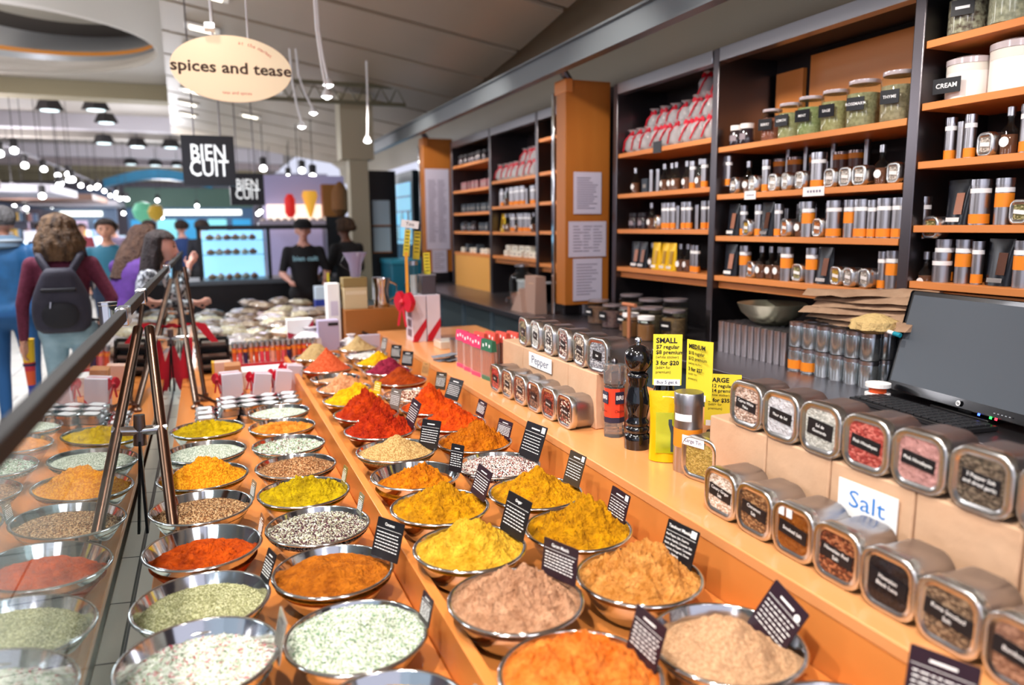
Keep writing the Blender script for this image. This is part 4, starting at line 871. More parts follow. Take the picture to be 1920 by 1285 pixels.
def k_ribbonbag():
    rr = random.Random(3); b = B()
    b.lathe([(.042, 0), (.056, .025), (.056, .08), (.042, .108), (.012, .122), (.03, .14), (.042, .15)], 16, fn=lambda a, z: 1 + .12 * math.sin(a * 4 + z * 50))
    nut = B()
    for k in range(34):
        a = rr.uniform(0, 6.28); q = rr.uniform(.01, .04); nut.lathe([(.001, -.011), (.012, 0), (.001, .011)], 6, (q * math.cos(a), q * math.sin(a), rr.uniform(.018, .095)))
    return [part('clear_bag', b, plasticw, 60), part('contents', nut, mat('candy', '#6e4a44', .5), 40), part('red_bow', B().join(bow_mesh(.036), Matrix.Translation((-.02, 0, .122))), red, 0), part('ribbon_tail', B().tube([(-.03, -.02, .12), (-.062, -.005, .08), (-.064, .03, .015)], .0055, 6), red, 0)]
def k_whitepot():
    return [part('pot', B().lathe([(.078, 0), (.08, .01), (.08, .13)], 28), mat('white_ceramic', '#efe9e6', .35)), part('lid', B().lathe([(.083, .13), (.083, .15), (.06, .158), (.02, .16)], 28), mat('glass_lid', '#c8bcc0', .12, .2)), part('contents_band', B().lathe([(.0805, .10), (.0805, .13)], 28, cap=False), mat('cream_band', '#d9d2ca', .5))]
def k_smalljar(lidc='#1a1418'):
    return lambda: [part('jar_body', B().lathe([(.036, 0), (.038, .01), (.038, .07), (.03, .08)], 18), mat('dark_jar', '#2c2226', .12, coat=.6)), part('lid', B().lathe([(.036, .08), (.036, .105), (.01, .107)], 18), mat('lid_' + lidc, lidc, .3)), part('label', B().loft([[(.0385 * math.cos(a), .0385 * math.sin(a), z) for a in [2.5 + .16 * q for q in range(9)]] for z in (.025, .055)], cap=False), mat('grey_label', '#8c8088', .5))]
def k_box(col, w=.09, h=.05, d=.07):
    return lambda: [part('carton', B().box(0, d, -w / 2, w / 2, 0, h), mat('carton_' + col, col, .5), 0, .002), part('front_mark', B().box(-.0008, -.0001, -w * .3, w * .25, h * .35, h * .6), mat('carton_mark', '#8f8c88', .5), 0)]
def k_stack():     # brown tub with orange upper band
    return [part('tub', B().lathe([(.036, 0), (.038, .05)], 18), mat('tub_brown', '#6b4236', .3, coat=.4)), part('orange_band', B().lathe([(.0385, .05), (.0385, .075)], 18), orange), part('lid', B().lathe([(.04, .075), (.04, .088), (.01, .09)], 18), mat('tub_lid', '#8a7a78', .2, .5))]
SH = {
 't': ('spice_tube', 'slim silver tube with orange band', 'tube', k_tube(), .052),
 'T': ('spice_tube', 'tall canister with orange base band', 'canister', k_tube(h=.165, r=.034), .088),
 'Y': ('spice_tube', 'silver canister with high orange label', 'canister', k_tube(h=.165, r=.03, mid=True), .08),
 'n': ('spice_tube', 'very slim plain silver tube', 'tube', k_tube(False, .14, .014, False), .038),
 'b': ('glass_bottle', 'small stoppered bottle of brown spice', 'bottle', k_bottle, .066),
 'p': ('spice_pouch', 'black stand-up pouch', 'pouch', k_pouch('#15181f', '#a87058'), .110),
 'y': ('spice_pouch', 'yellow stand-up pouch', 'pouch', k_pouch('#e6b81a', '#c79a2a'), .085),
 'o': ('square_tin', 'square tin with an orange-brown window', 'tin', k_tin(['#b0622c', '#c8803c', '#94501f'], 'o'), .092),
 'g': ('square_tin', 'square tin with a greenish window', 'tin', k_tin(['#7c7a48', '#a8a078', '#5c5a34'], 'g'), .092),
 'm': ('square_tin', 'square tin with a mustard window', 'tin', k_tin(['#b8922c', '#c8a444', '#a07c20'], 'm'), .092),
 'w': ('square_tin', 'square tin with a pale window', 'tin', k_tin(['#b4aca4', '#d4ccc4', '#8c847c'], 'w'), .092),
 's': ('spice_tub', 'brown tub with an orange band', 'tub', k_stack, .082),
 'r': ('ribbon_bag', 'clear sweet bag with red ribbon', 'gift bag', k_ribbonbag, .105),
 'd': ('dark_jar', 'small dark jar', 'jar', k_smalljar(), .082),
 'D': ('dark_jar', 'small dark jar with a white lid', 'jar', k_smalljar('#e8e0dc'), .085),
 'x': ('white_carton', 'small white carton', 'carton', k_box('#e9e6da'), .096),
 'u': ('blue_carton', 'small dark blue-grey carton', 'carton', k_box('#39434e', .07, .09), .078),
 'k': ('pink_carton', 'small pink-brown box', 'carton', k_box('#9a6a70', .08, .09), .09),
}
def shelf(row, y1, z, where, x=2.665, jit=.012, dz=0, gap=1.0):
    """items left to right = far to near (y decreasing)"""
    y = y1; n = {}; last = None
    for i, ch in enumerate(row):
        if ch == ' ': y -= .03; continue
        nm, lb, cat, kf, w = SH[ch]; w = w * gap; n[ch] = n.get(ch, 0) + 1
        put('sh_' + ch, nm, kf, lb + ', ' + NTH[n[ch] - 1] + ' ' + where, cat, (x + random.uniform(-jit, jit) - (.03 if ch in 'wogm' else 0), y - w / 2, z + .0005 + dz), random.uniform(-.12, .12) + (-.25 if ch in 'wogm' else 0), lb + ' ' + where); y -= w
W = {'a': 'on the {} shelf behind the monitor', 'b': 'on the {} shelf, glass jar bay', 'c': 'on the {} shelf, ribbon bag bay', 'e': 'on the {} shelf of the narrow bay', 'f': 'on the {} shelf of the distant ribbon bay', 'g': 'on the {} shelf of the farthest bay'}
# bay of the black tagged jars
jars = [(3.13, .052, .16, '#9c5c48', '#7c4434', 'BERRY'), (3.00, .058, .17, '#b0aa80', '#8f8c60', 'LEMON'), (2.865, .062, .18, '#a4a878', '#86905c', 'MINT'), (2.715, .062, .185, '#b4aa7c', '#968c5c', 'SAGE'), (2.555, .070, .20, '#a8a07c', '#888060', 'ROSEMARY'), (2.375, .070, .205, '#a8987c', '#887a60', 'THYME')]
for i, (y, r, h, c, c2, tx) in enumerate(jars):
    put('jar%d' % i, 'glass_jar', k_jar(r, h, c, c2, tx, lid=mat('glass_lid', '')), 'clear glass jar with a black tag, %s from the left on the jar bay' % NTH[i], 'jar', (2.70, y, 2.0055), random.uniform(.1, .35), 'black tagged glass jars')
shelf('DD', 3.385, 2.005, W['b'].format('top'), x=2.66)
shelf('s sss nns s s sss', 3.36, 1.755, 'at the rear of the jar bay second shelf', x=2.86, dz=0)
shelf('snsn s nssn', 3.28, 1.755, 'stacked on rear tubs of the jar bay', x=2.86, dz=.0905)
shelf('wbwtwwwTwwwbw', 3.385, 1.755, W['b'].format('second'))
shelf('ptmtptobYoTYTtTTTg', 3.40, 1.532, W['b'].format('third'), gap=.9)
shelf('pYobbbYgYpmwwtYttbT', 3.40, 1.315, W['b'].format('lowest'), gap=.9)
shelf('ntntntntnt', 3.35, 1.532, 'at the rear of the jar bay third shelf', x=2.80, gap=2.2)
# bay of red ribboned bags
for k, (y, z, x) in enumerate([(4.43, 0, 2.68), (4.33, 0, 2.68), (4.23, 0, 2.68), (4.12, 0, 2.68), (4.02, 0, 2.68), (3.91, 0, 2.68), (3.80, 0, 2.68), (3.70, 0, 2.68), (3.58, 0, 2.68), (4.36, .13, 2.8), (4.24, .13, 2.8), (4.12, .13, 2.8), (4.0, .13, 2.8), (3.86, .14, 2.78), (3.74, .14, 2.78), (3.62, .14, 2.78), (3.80, .27, 2.8), (3.66, .26, 2.8)]):
    put('sh_r', 'ribbon_bag', k_ribbonbag, ('front row: ' if z == 0 else 'stacked: ') + 'red ribboned bag of sweets, %s along the ribbon bag bay' % NTH[k % 9 if k < 9 else k - 9], 'gift bag', (x, y, 2.0655 + z), random.uniform(-.4, .4), 'ribboned bags in the bay right of the pier')
shelf('b  u n n bbb bt bt  t t', 4.42, 1.80, W['c'].format('second'), gap=.95)
shelf('d d bmtttn tt n tt', 4.42, 1.567, W['c'].format('third'), gap=.95)
shelf('ppbyyybbtt', 4.42, 1.313, W['c'].format('lowest'), gap=1.0)
# bay behind the monitor
for i, (y, lab) in enumerate(((2.09, 'tall clear glass jar with dark seeds, top right corner of the photo'), (1.93, 'clear glass jar of pale seeds, second in the top right corner'), (1.77, 'clear glass jar of pale seeds, third in the top right corner'))):
    put('jart%d' % min(i, 1), 'glass_jar', k_jar(.068, .18, ['#5a463c', '#8a8674'][min(i, 1)], '#b8b09c', None, i == 0, lid=mat('glass_lid', '')), lab, 'jar', (2.70, y, 2.2855), .4)
for i, (y, s) in enumerate(((2.07, .98), (1.885, 1.12), (1.69, 1.12))):
    put('whitepot', 'white_jar', k_whitepot, NTH[i] + ' round white jar from the left on the shelf above the monitor bay tubes', 'jar', (2.71, y, 2.0505), 0, 'round white jars', s)
b = B().box(-.003, 0, -.05, .05, 0, .055); b.text('CREAM', .024, face_mx((-.0035, 0, .027)), 1, bold=.01)
tag(ob('black_tag', b, [ink, white], loc=(2.610, 2.085, 2.075), rz=.2, smooth=0), 'black tag leaning on the first round white jar', 'tag')
shelf('tntwbTwb tt wT', 2.13, 1.83, W['a'].format('third'))
shelf('pTYgpgtTgpbT', 2.10, 1.585, W['a'].format('fourth'), gap=.98)
shelf('TYtpYmpTgbTp', 2.13, 1.365, W['a'].format('lowest'), gap=.98)
# distant bays
shelf('rrrrrrr', 6.85, 2.02, W['f'].format('top'), gap=1.25); shelf('r rr', 6.6, 2.02, 'stacked behind on the distant ribbon bay top', x=2.8, dz=.13)
shelf('ntnbTtTTn tt', 6.86, 1.78, W['f'].format('second'), gap=1.25)
shelf('ybbTbTTtbt', 6.86, 1.54, W['f'].format('third'), gap=1.3)
shelf('xxxxxxxx', 6.8, 1.31, W['f'].format('lowest'), gap=1.25); shelf('x x xx', 6.75, 1.31, 'stacked in the distant ribbon bay', dz=.0515, gap=1.4)
for z, r_, n in ((2.25, 'dddddddd', 'top'), (1.98, 'kkkkkkkk', 'second'), (1.74, 'uuuuuuuuuu', 'third'), (1.54, 'uduuduuu', 'fourth'), (1.31, 'xuxxuxx', 'lowest')): shelf(r_, 8.08, z, W['g'].format(n), gap=1.35)
for z, r_, n in ((2.03, 'ddd', 'second'), (1.79, 'rr', 'third'), (1.55, 'tTtT', 'fourth'), (1.28, 'kkk', 'lowest')): shelf(r_, 5.45, z, W['e'].format(n))
# edge labels on the shelves
for y, z, w, lab in ((3.15, 1.742, .085, 'left white strip label on the second shelf edge of the glass jar bay'), (2.715, 1.742, .13, 'right white strip label on the second shelf edge of the glass jar bay')):
    b = B().box(-.0025, 0, -w / 2, w / 2, -.022, .020)
    for k in range(5): b.box(-.003, -.0025, -w * .35 + w * .14 * k, -w * .27 + w * .14 * k, -.006, .004, 1)
    tag(ob('shelf_label', b, [white, mat('grey_print', '')], loc=(2.598, y, z), smooth=0), lab, 'label')
tag(ob('black_label', B().box(-.003, 0, -.045, .045, -.03, .04), ink, loc=(2.598, 4.02, 2.06)), 'small black label hanging on the ribbon bag shelf edge', 'label')

# ---------------------------------------------------------------- on the steel back counter
cyl = lambda: [part('can_body', B().lathe([(.019, 0), (.0195, .004), (.0195, .135)], 16), tinm), part('cap', B().lathe([(.0202, .135), (.0202, .158), (.012, .16)], 16), steel)]
n = 0
for r in range(5):
    for c in range(11):
        put('cyl', 'silver_tube', cyl, 'silver capped tube standing in the close-packed block under the steel bowl', 'tube', (2.46 + .046 * r, 3.16 - .046 * c - .004 * r, .9405), 0, 'packed silver tubes')
can = lambda: [part('can_body', B().lathe([(.036, 0), (.037, .004), (.037, .088), (.036, .092)], 22), mat('clear_tin', '#b4bcc0', .2, .85)), part('lid', B().lathe([(.038, .092), (.038, .108), (.02, .11)], 22), steel)]
canb = lambda: can() + [part('orange_band', B().lathe([(.0378, .01), (.0378, .05)], 22, cap=False), orange)]
for c in range(6):
    for r in range(2):
        for l in range(2):
            o = c in (0, 1) and r == 0 and l == 0
            put('canb' if o else 'can', 'round_can', canb if o else can, ('orange banded' if o else 'plain') + ' silver can, %s, %s column of the two-high stack left of the monitor' % (('lower' if l == 0 else 'upper'), NTH[c]) + (' (rear)' if r else ''), 'can', (2.44 + .082 * r, 2.60 - .08 * c, .9405 + .1115 * l), 0, 'silver cans stacked left of the monitor')
t = thing('steel_bowl', 'dented empty steel bowl on top of the packed silver tubes', 'bowl', (2.58, 2.93, 1.102))
ob('bowl', B().lathe([(.07, 0), (.10, .02), (.145, .06), (.165, .105), (.160, .105), (.14, .062), (.095, .025), (.01, .02)], 30, fn=lambda a, z: 1 + .03 * math.cos(a * 5)), mat('old_steel', '#c0c0aa', .3, .9), t, smooth=70)
rr = random.Random(5)
for i in range(6):
    b = B(); rings = []
    for k in range(9):
        u = k / 8; y = .30 - .60 * u; w = .075 * (1 - .25 * abs(2 * u - 1)); rings.append([(-w + rr.uniform(-.01, .01), y, rr.uniform(-.004, .004)), (-w * .3, y, .022 + rr.uniform(0, .012)), (w * .5, y, .020 + rr.uniform(0, .01)), (w, y, rr.uniform(-.002, .004)), (0, y, -.002)])
    b.loft(rings)
    tag(ob('paper_bag', b, mat('brown_bag_paper', '#b99a80', .7, noise_=(12, '#94745c', .3), bump=(20, .6, .015)), loc=(2.52 + .012 * i, 2.30 + .02 * (i % 3), 1.172 + .024 * i), rz=rr.uniform(-.25, .25), smooth=60), '%s crumpled brown paper bag from the bottom of the pile on the silver cans' % NTH[i], 'paper bag', 'paper bags on the silver cans').rotation_euler[0] = -.06
tag(ob('straw_tuft', B().lathe([(.03, 0), (.09, .02), (.085, .05), (.03, .075), (.005, .08)], 26, fn=lambda a, z: 1 + .12 * math.sin(a * 9 + z * 80)), mat('straw', '#d3b67c', .8, bump=(60, 1, .01)), loc=(2.42, 2.17, 1.165)), 'tangle of pale straw-coloured raffia beside the paper bags', 'raffia', None, 'stuff')
t = thing('marker_pen', 'white pen with a teal cap sticking out beside the raffia', 'pen', (2.40, 2.06, 1.18)); ob('barrel', B().tube([(0, 0, 0), (0, .07, .01)], .008, 10), white, t); ob('cap', B().tube([(0, -.03, -.004), (0, .0, 0)], .009, 10), mat('teal_cap', '#1590a8', .4), t)
t = thing('tape_roll', 'white and orange spool left of the monitor foot', 'spool', (2.32, 2.045, .94)); ob('spool', B().lathe([(.045, 0), (.045, .02), (.03, .022), (.03, .042), (.045, .044), (.045, .058)], 22), white, t, smooth=0); ob('orange_band', B().lathe([(.0305, .022), (.0305, .042)], 22, cap=False), mat('deep_orange', '#e85a28', .5), t)
# dark jars with tags in the shade left of the tubes
for i, (x, y, r, h, c, c2) in enumerate(((2.42, 4.42, .075, .16, '#6a4438', '#8a6450'), (2.60, 4.30, .08, .2, '#7c6450', '#584434'), (2.40, 4.20, .07, .15, '#5c4048', '#7c5c58'), (2.42, 4.00, .078, .15, '#8a5440', '#a87058'), (2.60, 4.06, .085, .19, '#4c3c38', '#6c5850'), (2.44, 3.80, .075, .17, '#6f5c48', '#4c3c30'), (2.62, 3.82, .08, .21, '#7c6c60', '#5c4c44'), (2.46, 3.60, .07, .17, '#8c6c4c', '#6a5038'))):
    put('cj%d' % i, 'storage_jar', k_jar(r, h, c, c2, None, True, lid=mat('grey_jar_lid', '#9a8f94', .25, .4)), NTH[i] + ' storage jar with a black tag on the back counter right of the pier', 'jar', (x, y, .9405), random.uniform(0, .5), 'storage jars on the back counter')
for i, (y, x) in enumerate(((3.83, 2.40), (3.66, 2.40))):
    t = thing('storage_jar', ('left' if i == 0 else 'right') + ' brown jar with a white lid above the black mills', 'jar', (x - .1, y - .02, .9405)); ob('glass_body', B().lathe([(.05, 0), (.052, .1), (.045, .12)], 22), glassj, t); ob('contents', B().lathe([(.047, .004), (.049, .09)], 22), mat('brown_fill', '#8c5a34', .8), t); ob('lid', B().lathe([(.048, .12), (.048, .14), (.02, .142)], 22), white, t)
t = thing('water_jug', 'clear drink dispenser with a steel tap on the back counter', 'dispenser', (2.42, 5.75, .9405)); ob('glass_body', B().lathe([(.09, 0), (.10, .02), (.105, .2), (.09, .25), (.05, .27), (.05, .32)], 26), glassj, t); ob('lid', B().lathe([(.06, .32), (.06, .335), (.02, .345)], 26), steel, t); ob('tap', B().tube([(-.10, 0, .06), (-.14, 0, .06), (-.14, 0, .03)], .01, 10), chrome, t); ob('liquid', B().lathe([(.085, .004), (.095, .02), (.098, .1)], 24), mat('pale_drink', '#c98f80', .2, trans=.5), t)
t = thing('plastic_cup', 'clear cup of dark red drink below the dispenser tap', 'cup', (2.26, 5.35, .9405)); ob('cup', B().lathe([(.025, 0), (.036, .11), (.034, .11), (.024, .004)], 20), mat('cup_clear', '#e8d8dc', .1, alpha=.5), t); ob('drink', B().lathe([(.024, .003), (.033, .085)], 20), mat('red_drink', '#7a0f22', .2), t)
t = thing('storage_tub', 'translucent tub behind the drink dispenser', 'tub', (2.68, 6.0, .9405)); ob('tub', B().box(-.12, .12, -.2, .2, 0, .16), mat('frosted', '#c3bcc4', .3), t, bev=.01); ob('lid', B().box(-.125, .125, -.205, .205, .16, .18), mat('frost_lid', '#d9d4dc', .3), t, bev=.004)
for i, (y, x, w, h, lab) in enumerate(((5.16, 2.28, .10, .28, 'upright brown paper bag left of the pier'), (5.32, 2.24, .11, .18, 'slanting brown paper bag against the upright one'))):
    t = thing('paper_bag', lab, 'paper bag', (x, y, .9405)); ob('bag_body', B().loft([[(-.05, -w, 0), (-.05, w, 0), (.05, w, 0), (.05, -w, 0)], [(-.04, -w * (1 - .6 * i), h), (-.04, w * (1 - 1.3 * i), h), (.04, w * (1 - 1.3 * i), h), (.04, -w * (1 - .6 * i), h)]]), mat('kraft_grey', '#a8897c', .7), t); ob('top_fold', B().box(-.042, -.040, -w * .6, w * .3, h * .8, h * .82), kraft, t)
t = thing('coffee_grinder', 'small black and silver appliance against the pier by the paper bags', 'appliance', (2.62, 5.25, .9405)); ob('body', B().lathe([(.06, 0), (.07, .02), (.06, .2), (.05, .21)], 20), black, t); ob('hopper', B().lathe([(.05, .21), (.06, .3), (.055, .32)], 20), steel, t)
tag(ob('wooden_spoon', B().tube([(2.26, 3.76, .9405), (2.26, 3.76, 1.13)], .011, 10).tube([(2.255, 3.82, 1.135), (2.265, 3.70, 1.135)], .012, 10), mat('pinkish_wood', '#b07050', .5)), 'small T-shaped wooden tamper standing above the front mill', 'tamper')
# ================================================================ GOODS BEYOND THE BOWLS
lids = lambda: [part('tin_base', B().join(B().rrect(.085, .085, .02, [(0, 0), (.022, 0)]), Matrix.Rotation(PI / 2, 4, 'Y') @ Matrix.Scale(-1, 4, (1, 0, 0))), tinm, 40), part('lid', B().join(B().rrect(.09, .09, .022, [(0, .001), (.012, 0), (.015, .003)]), Matrix.Translation((0, 0, .034)) @ Matrix.Rotation(PI / 2, 4, 'Y')), chrome, 40),
                part('lid_window', B().join(B().rrect(.06, .06, .014, [(0, 0), (.0006, 0)]), Matrix.Translation((0, 0, .0365)) @ Matrix.Rotation(PI / 2, 4, 'Y')), mat('white_window', '#e4e8ee', .2), 0)]
def lids2():
    b1 = B().rrect(.085, .085, .02, [(0, 0), (.024, 0)]); b2 = B().rrect(.09, .09, .022, [(0, .0), (.012, 0), (.015, .003)]); b3 = B().rrect(.06, .06, .014, [(0, 0), (.0007, 0)])
    up = lambda z: Matrix(((0, 0, -1, 0), (0, 1, 0, 0), (1, 0, 0, z), (0, 0, 0, 1)))
    return [part('tin_base', B().join(b1, up(0)), tinm, 40), part('lid', B().join(b2, up(.024)), chrome, 40), part('lid_window', B().join(b3, up(.039)), mat('white_window', '#e4e8ee', .2), 0)]
i = 0
for x in (-.06, .035, .13, .225, .32):
    for y in (3.68, 3.775, 3.87):
        for l in range(1 + (x > 0)):
            put('flat', 'flat_tin', lids2, 'flat square silver tin, %s layer, in the rows of tins behind the far left bowls' % ('lower' if l == 0 else 'upper'), 'tin', (x + .01 * l, y, .6905 + .041 * l), .05 * i, 'flat silver tins behind the left bowls'); i += 1
def gbox():
    return [part('carton', B().box(-.05, .05, -.05, .05, 0, .16), mat('gift_white', ''), 0, .002), part('red_corner', B().add([(-.0, -.0508, .001), (.05, -.0508, .001), (.05, -.0508, .06)], [(0, 1, 2)]), red, 0), part('ribbon', B().box(-.0508, .0508, -.006, .006, 0, .1606), red, 0), part('red_bow', B().join(bow_mesh(.05), Matrix.Translation((-.065, 0, .13)) @ Matrix.Rotation(.5, 4, 'Z')), red, 0)]
for x, y, rx, lab in ((.07, 4.12, 0, 'white gift box with a red bow, standing alone at the left behind the silver tins'), (.205, 4.10, .25, 'leaning white gift box, left one of the three with red bows'), (.315, 4.13, .25, 'leaning white gift box, middle one of the three with red bows'), (.385, 4.27, .25, 'leaning white gift box, right one of the three with red bows')):
    put('gbox', 'gift_box', gbox, lab, 'gift box', (x, y, .6905), .15, 'white gift boxes with red bows', (1, 1, 1) if x < .1 else (.85, .85, .95)).rotation_euler = (0, rx * .6, .15)
put('gboxw', 'white_box', lambda: [part('carton', B().box(-.16, .16, -.09, .09, 0, .10), white, 0, .003), part('lid_seam', B().box(-.1605, .1605, -.0905, .0905, .07, .073), lilac, 0)], 'low white box behind the three leaning gift boxes', 'box', (.30, 4.52, .6905), 0)
put('tray', 'pink_tray', lambda: [part('tray_base', B().box(-.27, .27, -.07, .07, 0, .075), mat('pink_tray', '#e9b0b4', .5), 0, .003), part('red_edge', B().box(-.271, .271, -.073, -.07, .055, .078), red, 0)], 'pale pink raised tray carrying the row of orange and red test tubes', 'tray', (.36, 4.90, .6905), 0)
def vial(c): return lambda: [part('glass_tube', B().lathe([(.012, 0), (.013, .01), (.013, .10)], 12), mat('vial_' + c, c, .25)), part('steel_cap', B().lathe([(.0145, .10), (.0145, .128), (.008, .13)], 12), steel), part('orange_band', B().lathe([(.0136, .07), (.0136, .09)], 12, cap=False), orange, 40, 0, 0)]
rr = random.Random(9); VC = ['#e2603c', '#e8885c', '#d83a4c', '#e05a6c', '#d84c2c', '#efb09c', '#302858', '#e84860']
for r in range(2):
    for c in range(16):
        q = VC[(c * 3 + r * 5) % 8]; nm = {'#e2603c': 'orange', '#e8885c': 'light orange', '#d83a4c': 'red', '#e05a6c': 'pink', '#d84c2c': 'deep orange', '#efb09c': 'peach', '#302858': 'dark blue', '#e84860': 'rose red'}[q]
        put('vial' + q, 'spice_vial', vial(q), '%s capped glass vial standing in the tray of test tubes behind the gift boxes' % nm, 'vial', (.115 + .0325 * c, 4.87 + .055 * r, .766), 0, '%s vials in the tray' % nm)
t = thing('candle_jar', 'pink-white block with a yellow side, left of the vials', 'candle', (.035, 4.62, .6905)); ob('block', B().box(-.04, .05, -.04, .04, 0, .14), mat('pale_pink_block', '#efc4b4', .5), t, bev=.003); ob('yellow_side', B().box(-.055, -.0405, -.04, .04, 0, .14), mat('yellow_side', '#f0b838', .5), t)
t = thing('card_rack', 'small black rack of cards left of the pale pink tray', 'rack', (.0, 5.05, .6905))
ob('frame', B().box(-.09, -.08, -.06, .06, 0, .22).box(.08, .09, -.06, .06, 0, .22).box(-.08, .08, .05, .06, 0, .22), black, t)
for k in range(3): ob('shelf', B().box(-.08, .08, -.06, .05, .03 + .07 * k, .04 + .07 * k), black, t); ob('card_stack', B().box(-.07, .07, -.055, .04, .0405 + .07 * k, .06 + .07 * k), mat('grey_card', '#6b625c'), t)
t = thing('brass_scoop', 'brown metal scoop lying by the foot of the ribboned bracket', 'scoop', (.02, 3.98, .6905), .5); ob('bowl', B().lathe([(.005, 0), (.035, .01), (.04, .045)], 16), bronze, t); ob('handle', B().tube([(-.03, 0, .04), (-.11, .03, .09)], .008, 8), bronze, t)
tag(ob('wooden_block', B().box(.045, .13, 4.28, 4.40, .69, .86), mat('block_wood', '#c98a5a', .5), bev=.004), 'upright wooden block behind the lone gift box', 'block')
# red ribbon tied on the middle bracket
t = thing('ribbon_garland', 'long red ribbon tied round the clamp of the middle bracket, tails hanging in a point', 'ribbon', (-.19, 4.95, 1.0))
b = B()
def strip(bb, pts, w):
    rings = []
    for i_, p in enumerate(pts):
        p = Vector(p); rings.append([tuple(p + Vector((0, -.0015, 0)) + Vector((w[i_] * s, 0, 0))) for s in (-1, 1)] + [tuple(p + Vector((0, .0015, 0)) + Vector((w[i_] * s, 0, 0))) for s in (1, -1)])
    bb.loft(rings)
strip(b, [(0, 0, .0), (-.05, 0, .03), (-.11, 0, .01), (-.14, 0, -.05)], [.02, .03, .03, .02]); ob('bow_loop', b, red, t)
b = B(); strip(b, [(0, 0, 0), (.06, 0, .03), (.12, 0, .02), (.17, 0, -.06), (.20, 0, -.10)], [.02, .03, .03, .025, .02]); ob('bow_loop', b, red, t)
b = B(); strip(b, [(-.06, -.02, -.08), (-.035, -.03, -.22), (-.005, -.04, -.42)], [.022, .035, .004]); ob('ribbon_tail', b, red, t)
b = B(); strip(b, [(.05, -.02, -.06), (.03, -.03, -.2), (.0, -.042, -.42)], [.022, .035, .004]); ob('ribbon_tail', b, red, t)
# pillow bags of nuts and dried fruit
def pil(c, c2, w=.16, l=.20, h=.07):
    def f():
        b = B(); n = 14; top = []; rr_ = random.Random(c)
        for s in (1, -1):
            vs = []
            for i_ in range(n + 1):
                for j in range(n + 1):
                    u, v = i_ / n * 2 - 1, j / n * 2 - 1; z = h / 2 * ((1 - u ** 4) * (1 - v ** 4)) ** .6
                    z *= 1 + .28 * noise.noise(Vector((u * 2.4, v * 2.4, ord(c[1]))))
                    vs.append((u * w / 2 * (1 - .06 * v * v), v * l / 2, h / 2 + s * z))
            b.add(vs, [tuple([i_ * (n + 1) + j, (i_ + 1) * (n + 1) + j, (i_ + 1) * (n + 1) + j + 1, i_ * (n + 1) + j + 1][::s]) for i_ in range(n) for j in range(n)])
        seal = B().box(-w / 2, w / 2, l / 2 - .002, l / 2 + .012, h / 2 - .001, h / 2 + .001).box(-w / 2, w / 2, -l / 2 - .012, -l / 2 + .002, h / 2 - .001, h / 2 + .001)
        return [part('bag', b, mat('bagfill_' + c, c, .3, noise_=(28, c2, .12), bump=(45, .5, .01), coat=.7), 80), part('end_seal', seal, plasticw, 0), part('sticker', B().box(-w * .16, w * .16, -l * .1, l * .1, h * 1.03, h * 1.04), lilac, 0)]
    return f
PB = [('#8f7f6a', '#b8aa94', 'beige'), ('#75614e', '#a89680', 'tan'), ('#a8a0a0', '#cfc9cc', 'whitish'), ('#5c4a3c', '#8f7c6a', 'brown'), ('#8f7474', '#b8a4a8', 'pinkish'), ('#b0a688', '#d0c8b0', 'cream')]
rr = random.Random(12); k = 0
for row in range(11):
    y = 5.25 + row * .26
    for cc in range(7 if row < 7 else 6):
        x = -.02 + cc * .165 + rr.uniform(-.03, .03)
        if row < 2 and x > .62: continue
        c, c2, nm = PB[rr.randrange(6)]
        z0 = (.6905 if x < .33 else .7555 if x > .52 else .797)
        put('pil' + c, 'nut_bag', pil(c, c2), nm + ' clear bag of nuts or dried fruit in the heap beyond the vials', 'bag', (x, y + rr.uniform(-.03, .03), z0 + .0), rr.uniform(-.5, .5), nm + ' bags beyond the vials')
        if rr.random() < .75:
            c, c2, nm = PB[rr.randrange(6)]
            o = put('pil' + c, 'nut_bag', pil(c, c2), nm + ' clear bag lying on top of the heap beyond the vials', 'bag', (x + rr.uniform(-.05, .05), y + rr.uniform(-.05, .05), z0 + .072), 0, nm + ' bags on top of the heap')
            o.rotation_euler = (rr.uniform(-.12, .12), rr.uniform(-.12, .12), rr.uniform(-1.2, 1.2))
# crumpled clear bag, boxes and a steel pitcher at the head of the right-hand bowls
def crumple(w, h, seed, c='#e8e4e8'):
    return lambda: [part('film', B().lathe([(w * .6, 0), (w, h * .3), (w * .8, h * .6), (w * .35, h * .8), (w * .12, h * .88), (w * .3, h)], 22, fn=lambda a, z: 1 + .16 * math.sin(a * 5 + seed + z * 70) + .08 * math.sin(a * 9 - z * 40)), mat('film_' + c, c, .25, bump=(30, .8, .02)), 30), part('twist_tie', B().lathe([(w * .14, h * .86), (w * .14, h * .9)], 12), white, 0)]
put('cr1', 'plastic_bag', crumple(.15, .15, 1), 'big crumpled clear plastic bag behind the brick red heap', 'bag', (.60, 5.05, .797))
put('cr2', 'plastic_bag', crumple(.10, .13, 4, '#f4f2f6'), 'second crumpled white bag right of the big clear one', 'bag', (.86, 5.02, .7555))
tag(ob('white_board', B().box(.88, 1.02, 4.84, 4.86, .7555, .90), lilac, bev=.002), 'pale lilac sheet standing at the end of the riser behind the last bowls', 'sheet')
t = thing('wooden_crate_box', 'plain orange-brown box between the bowls and the gift cartons', 'box', (.98, 5.2, .7555)); ob('box_body', B().box(-.14, .28, -.10, .10, 0, .285), mat('brown_board', '#a5662a', .5), t, bev=.003); ob('steel_clip', B().tube([(-.03, -.104, .13), (.05, -.104, .09)], .008, 8), steel_d, t)
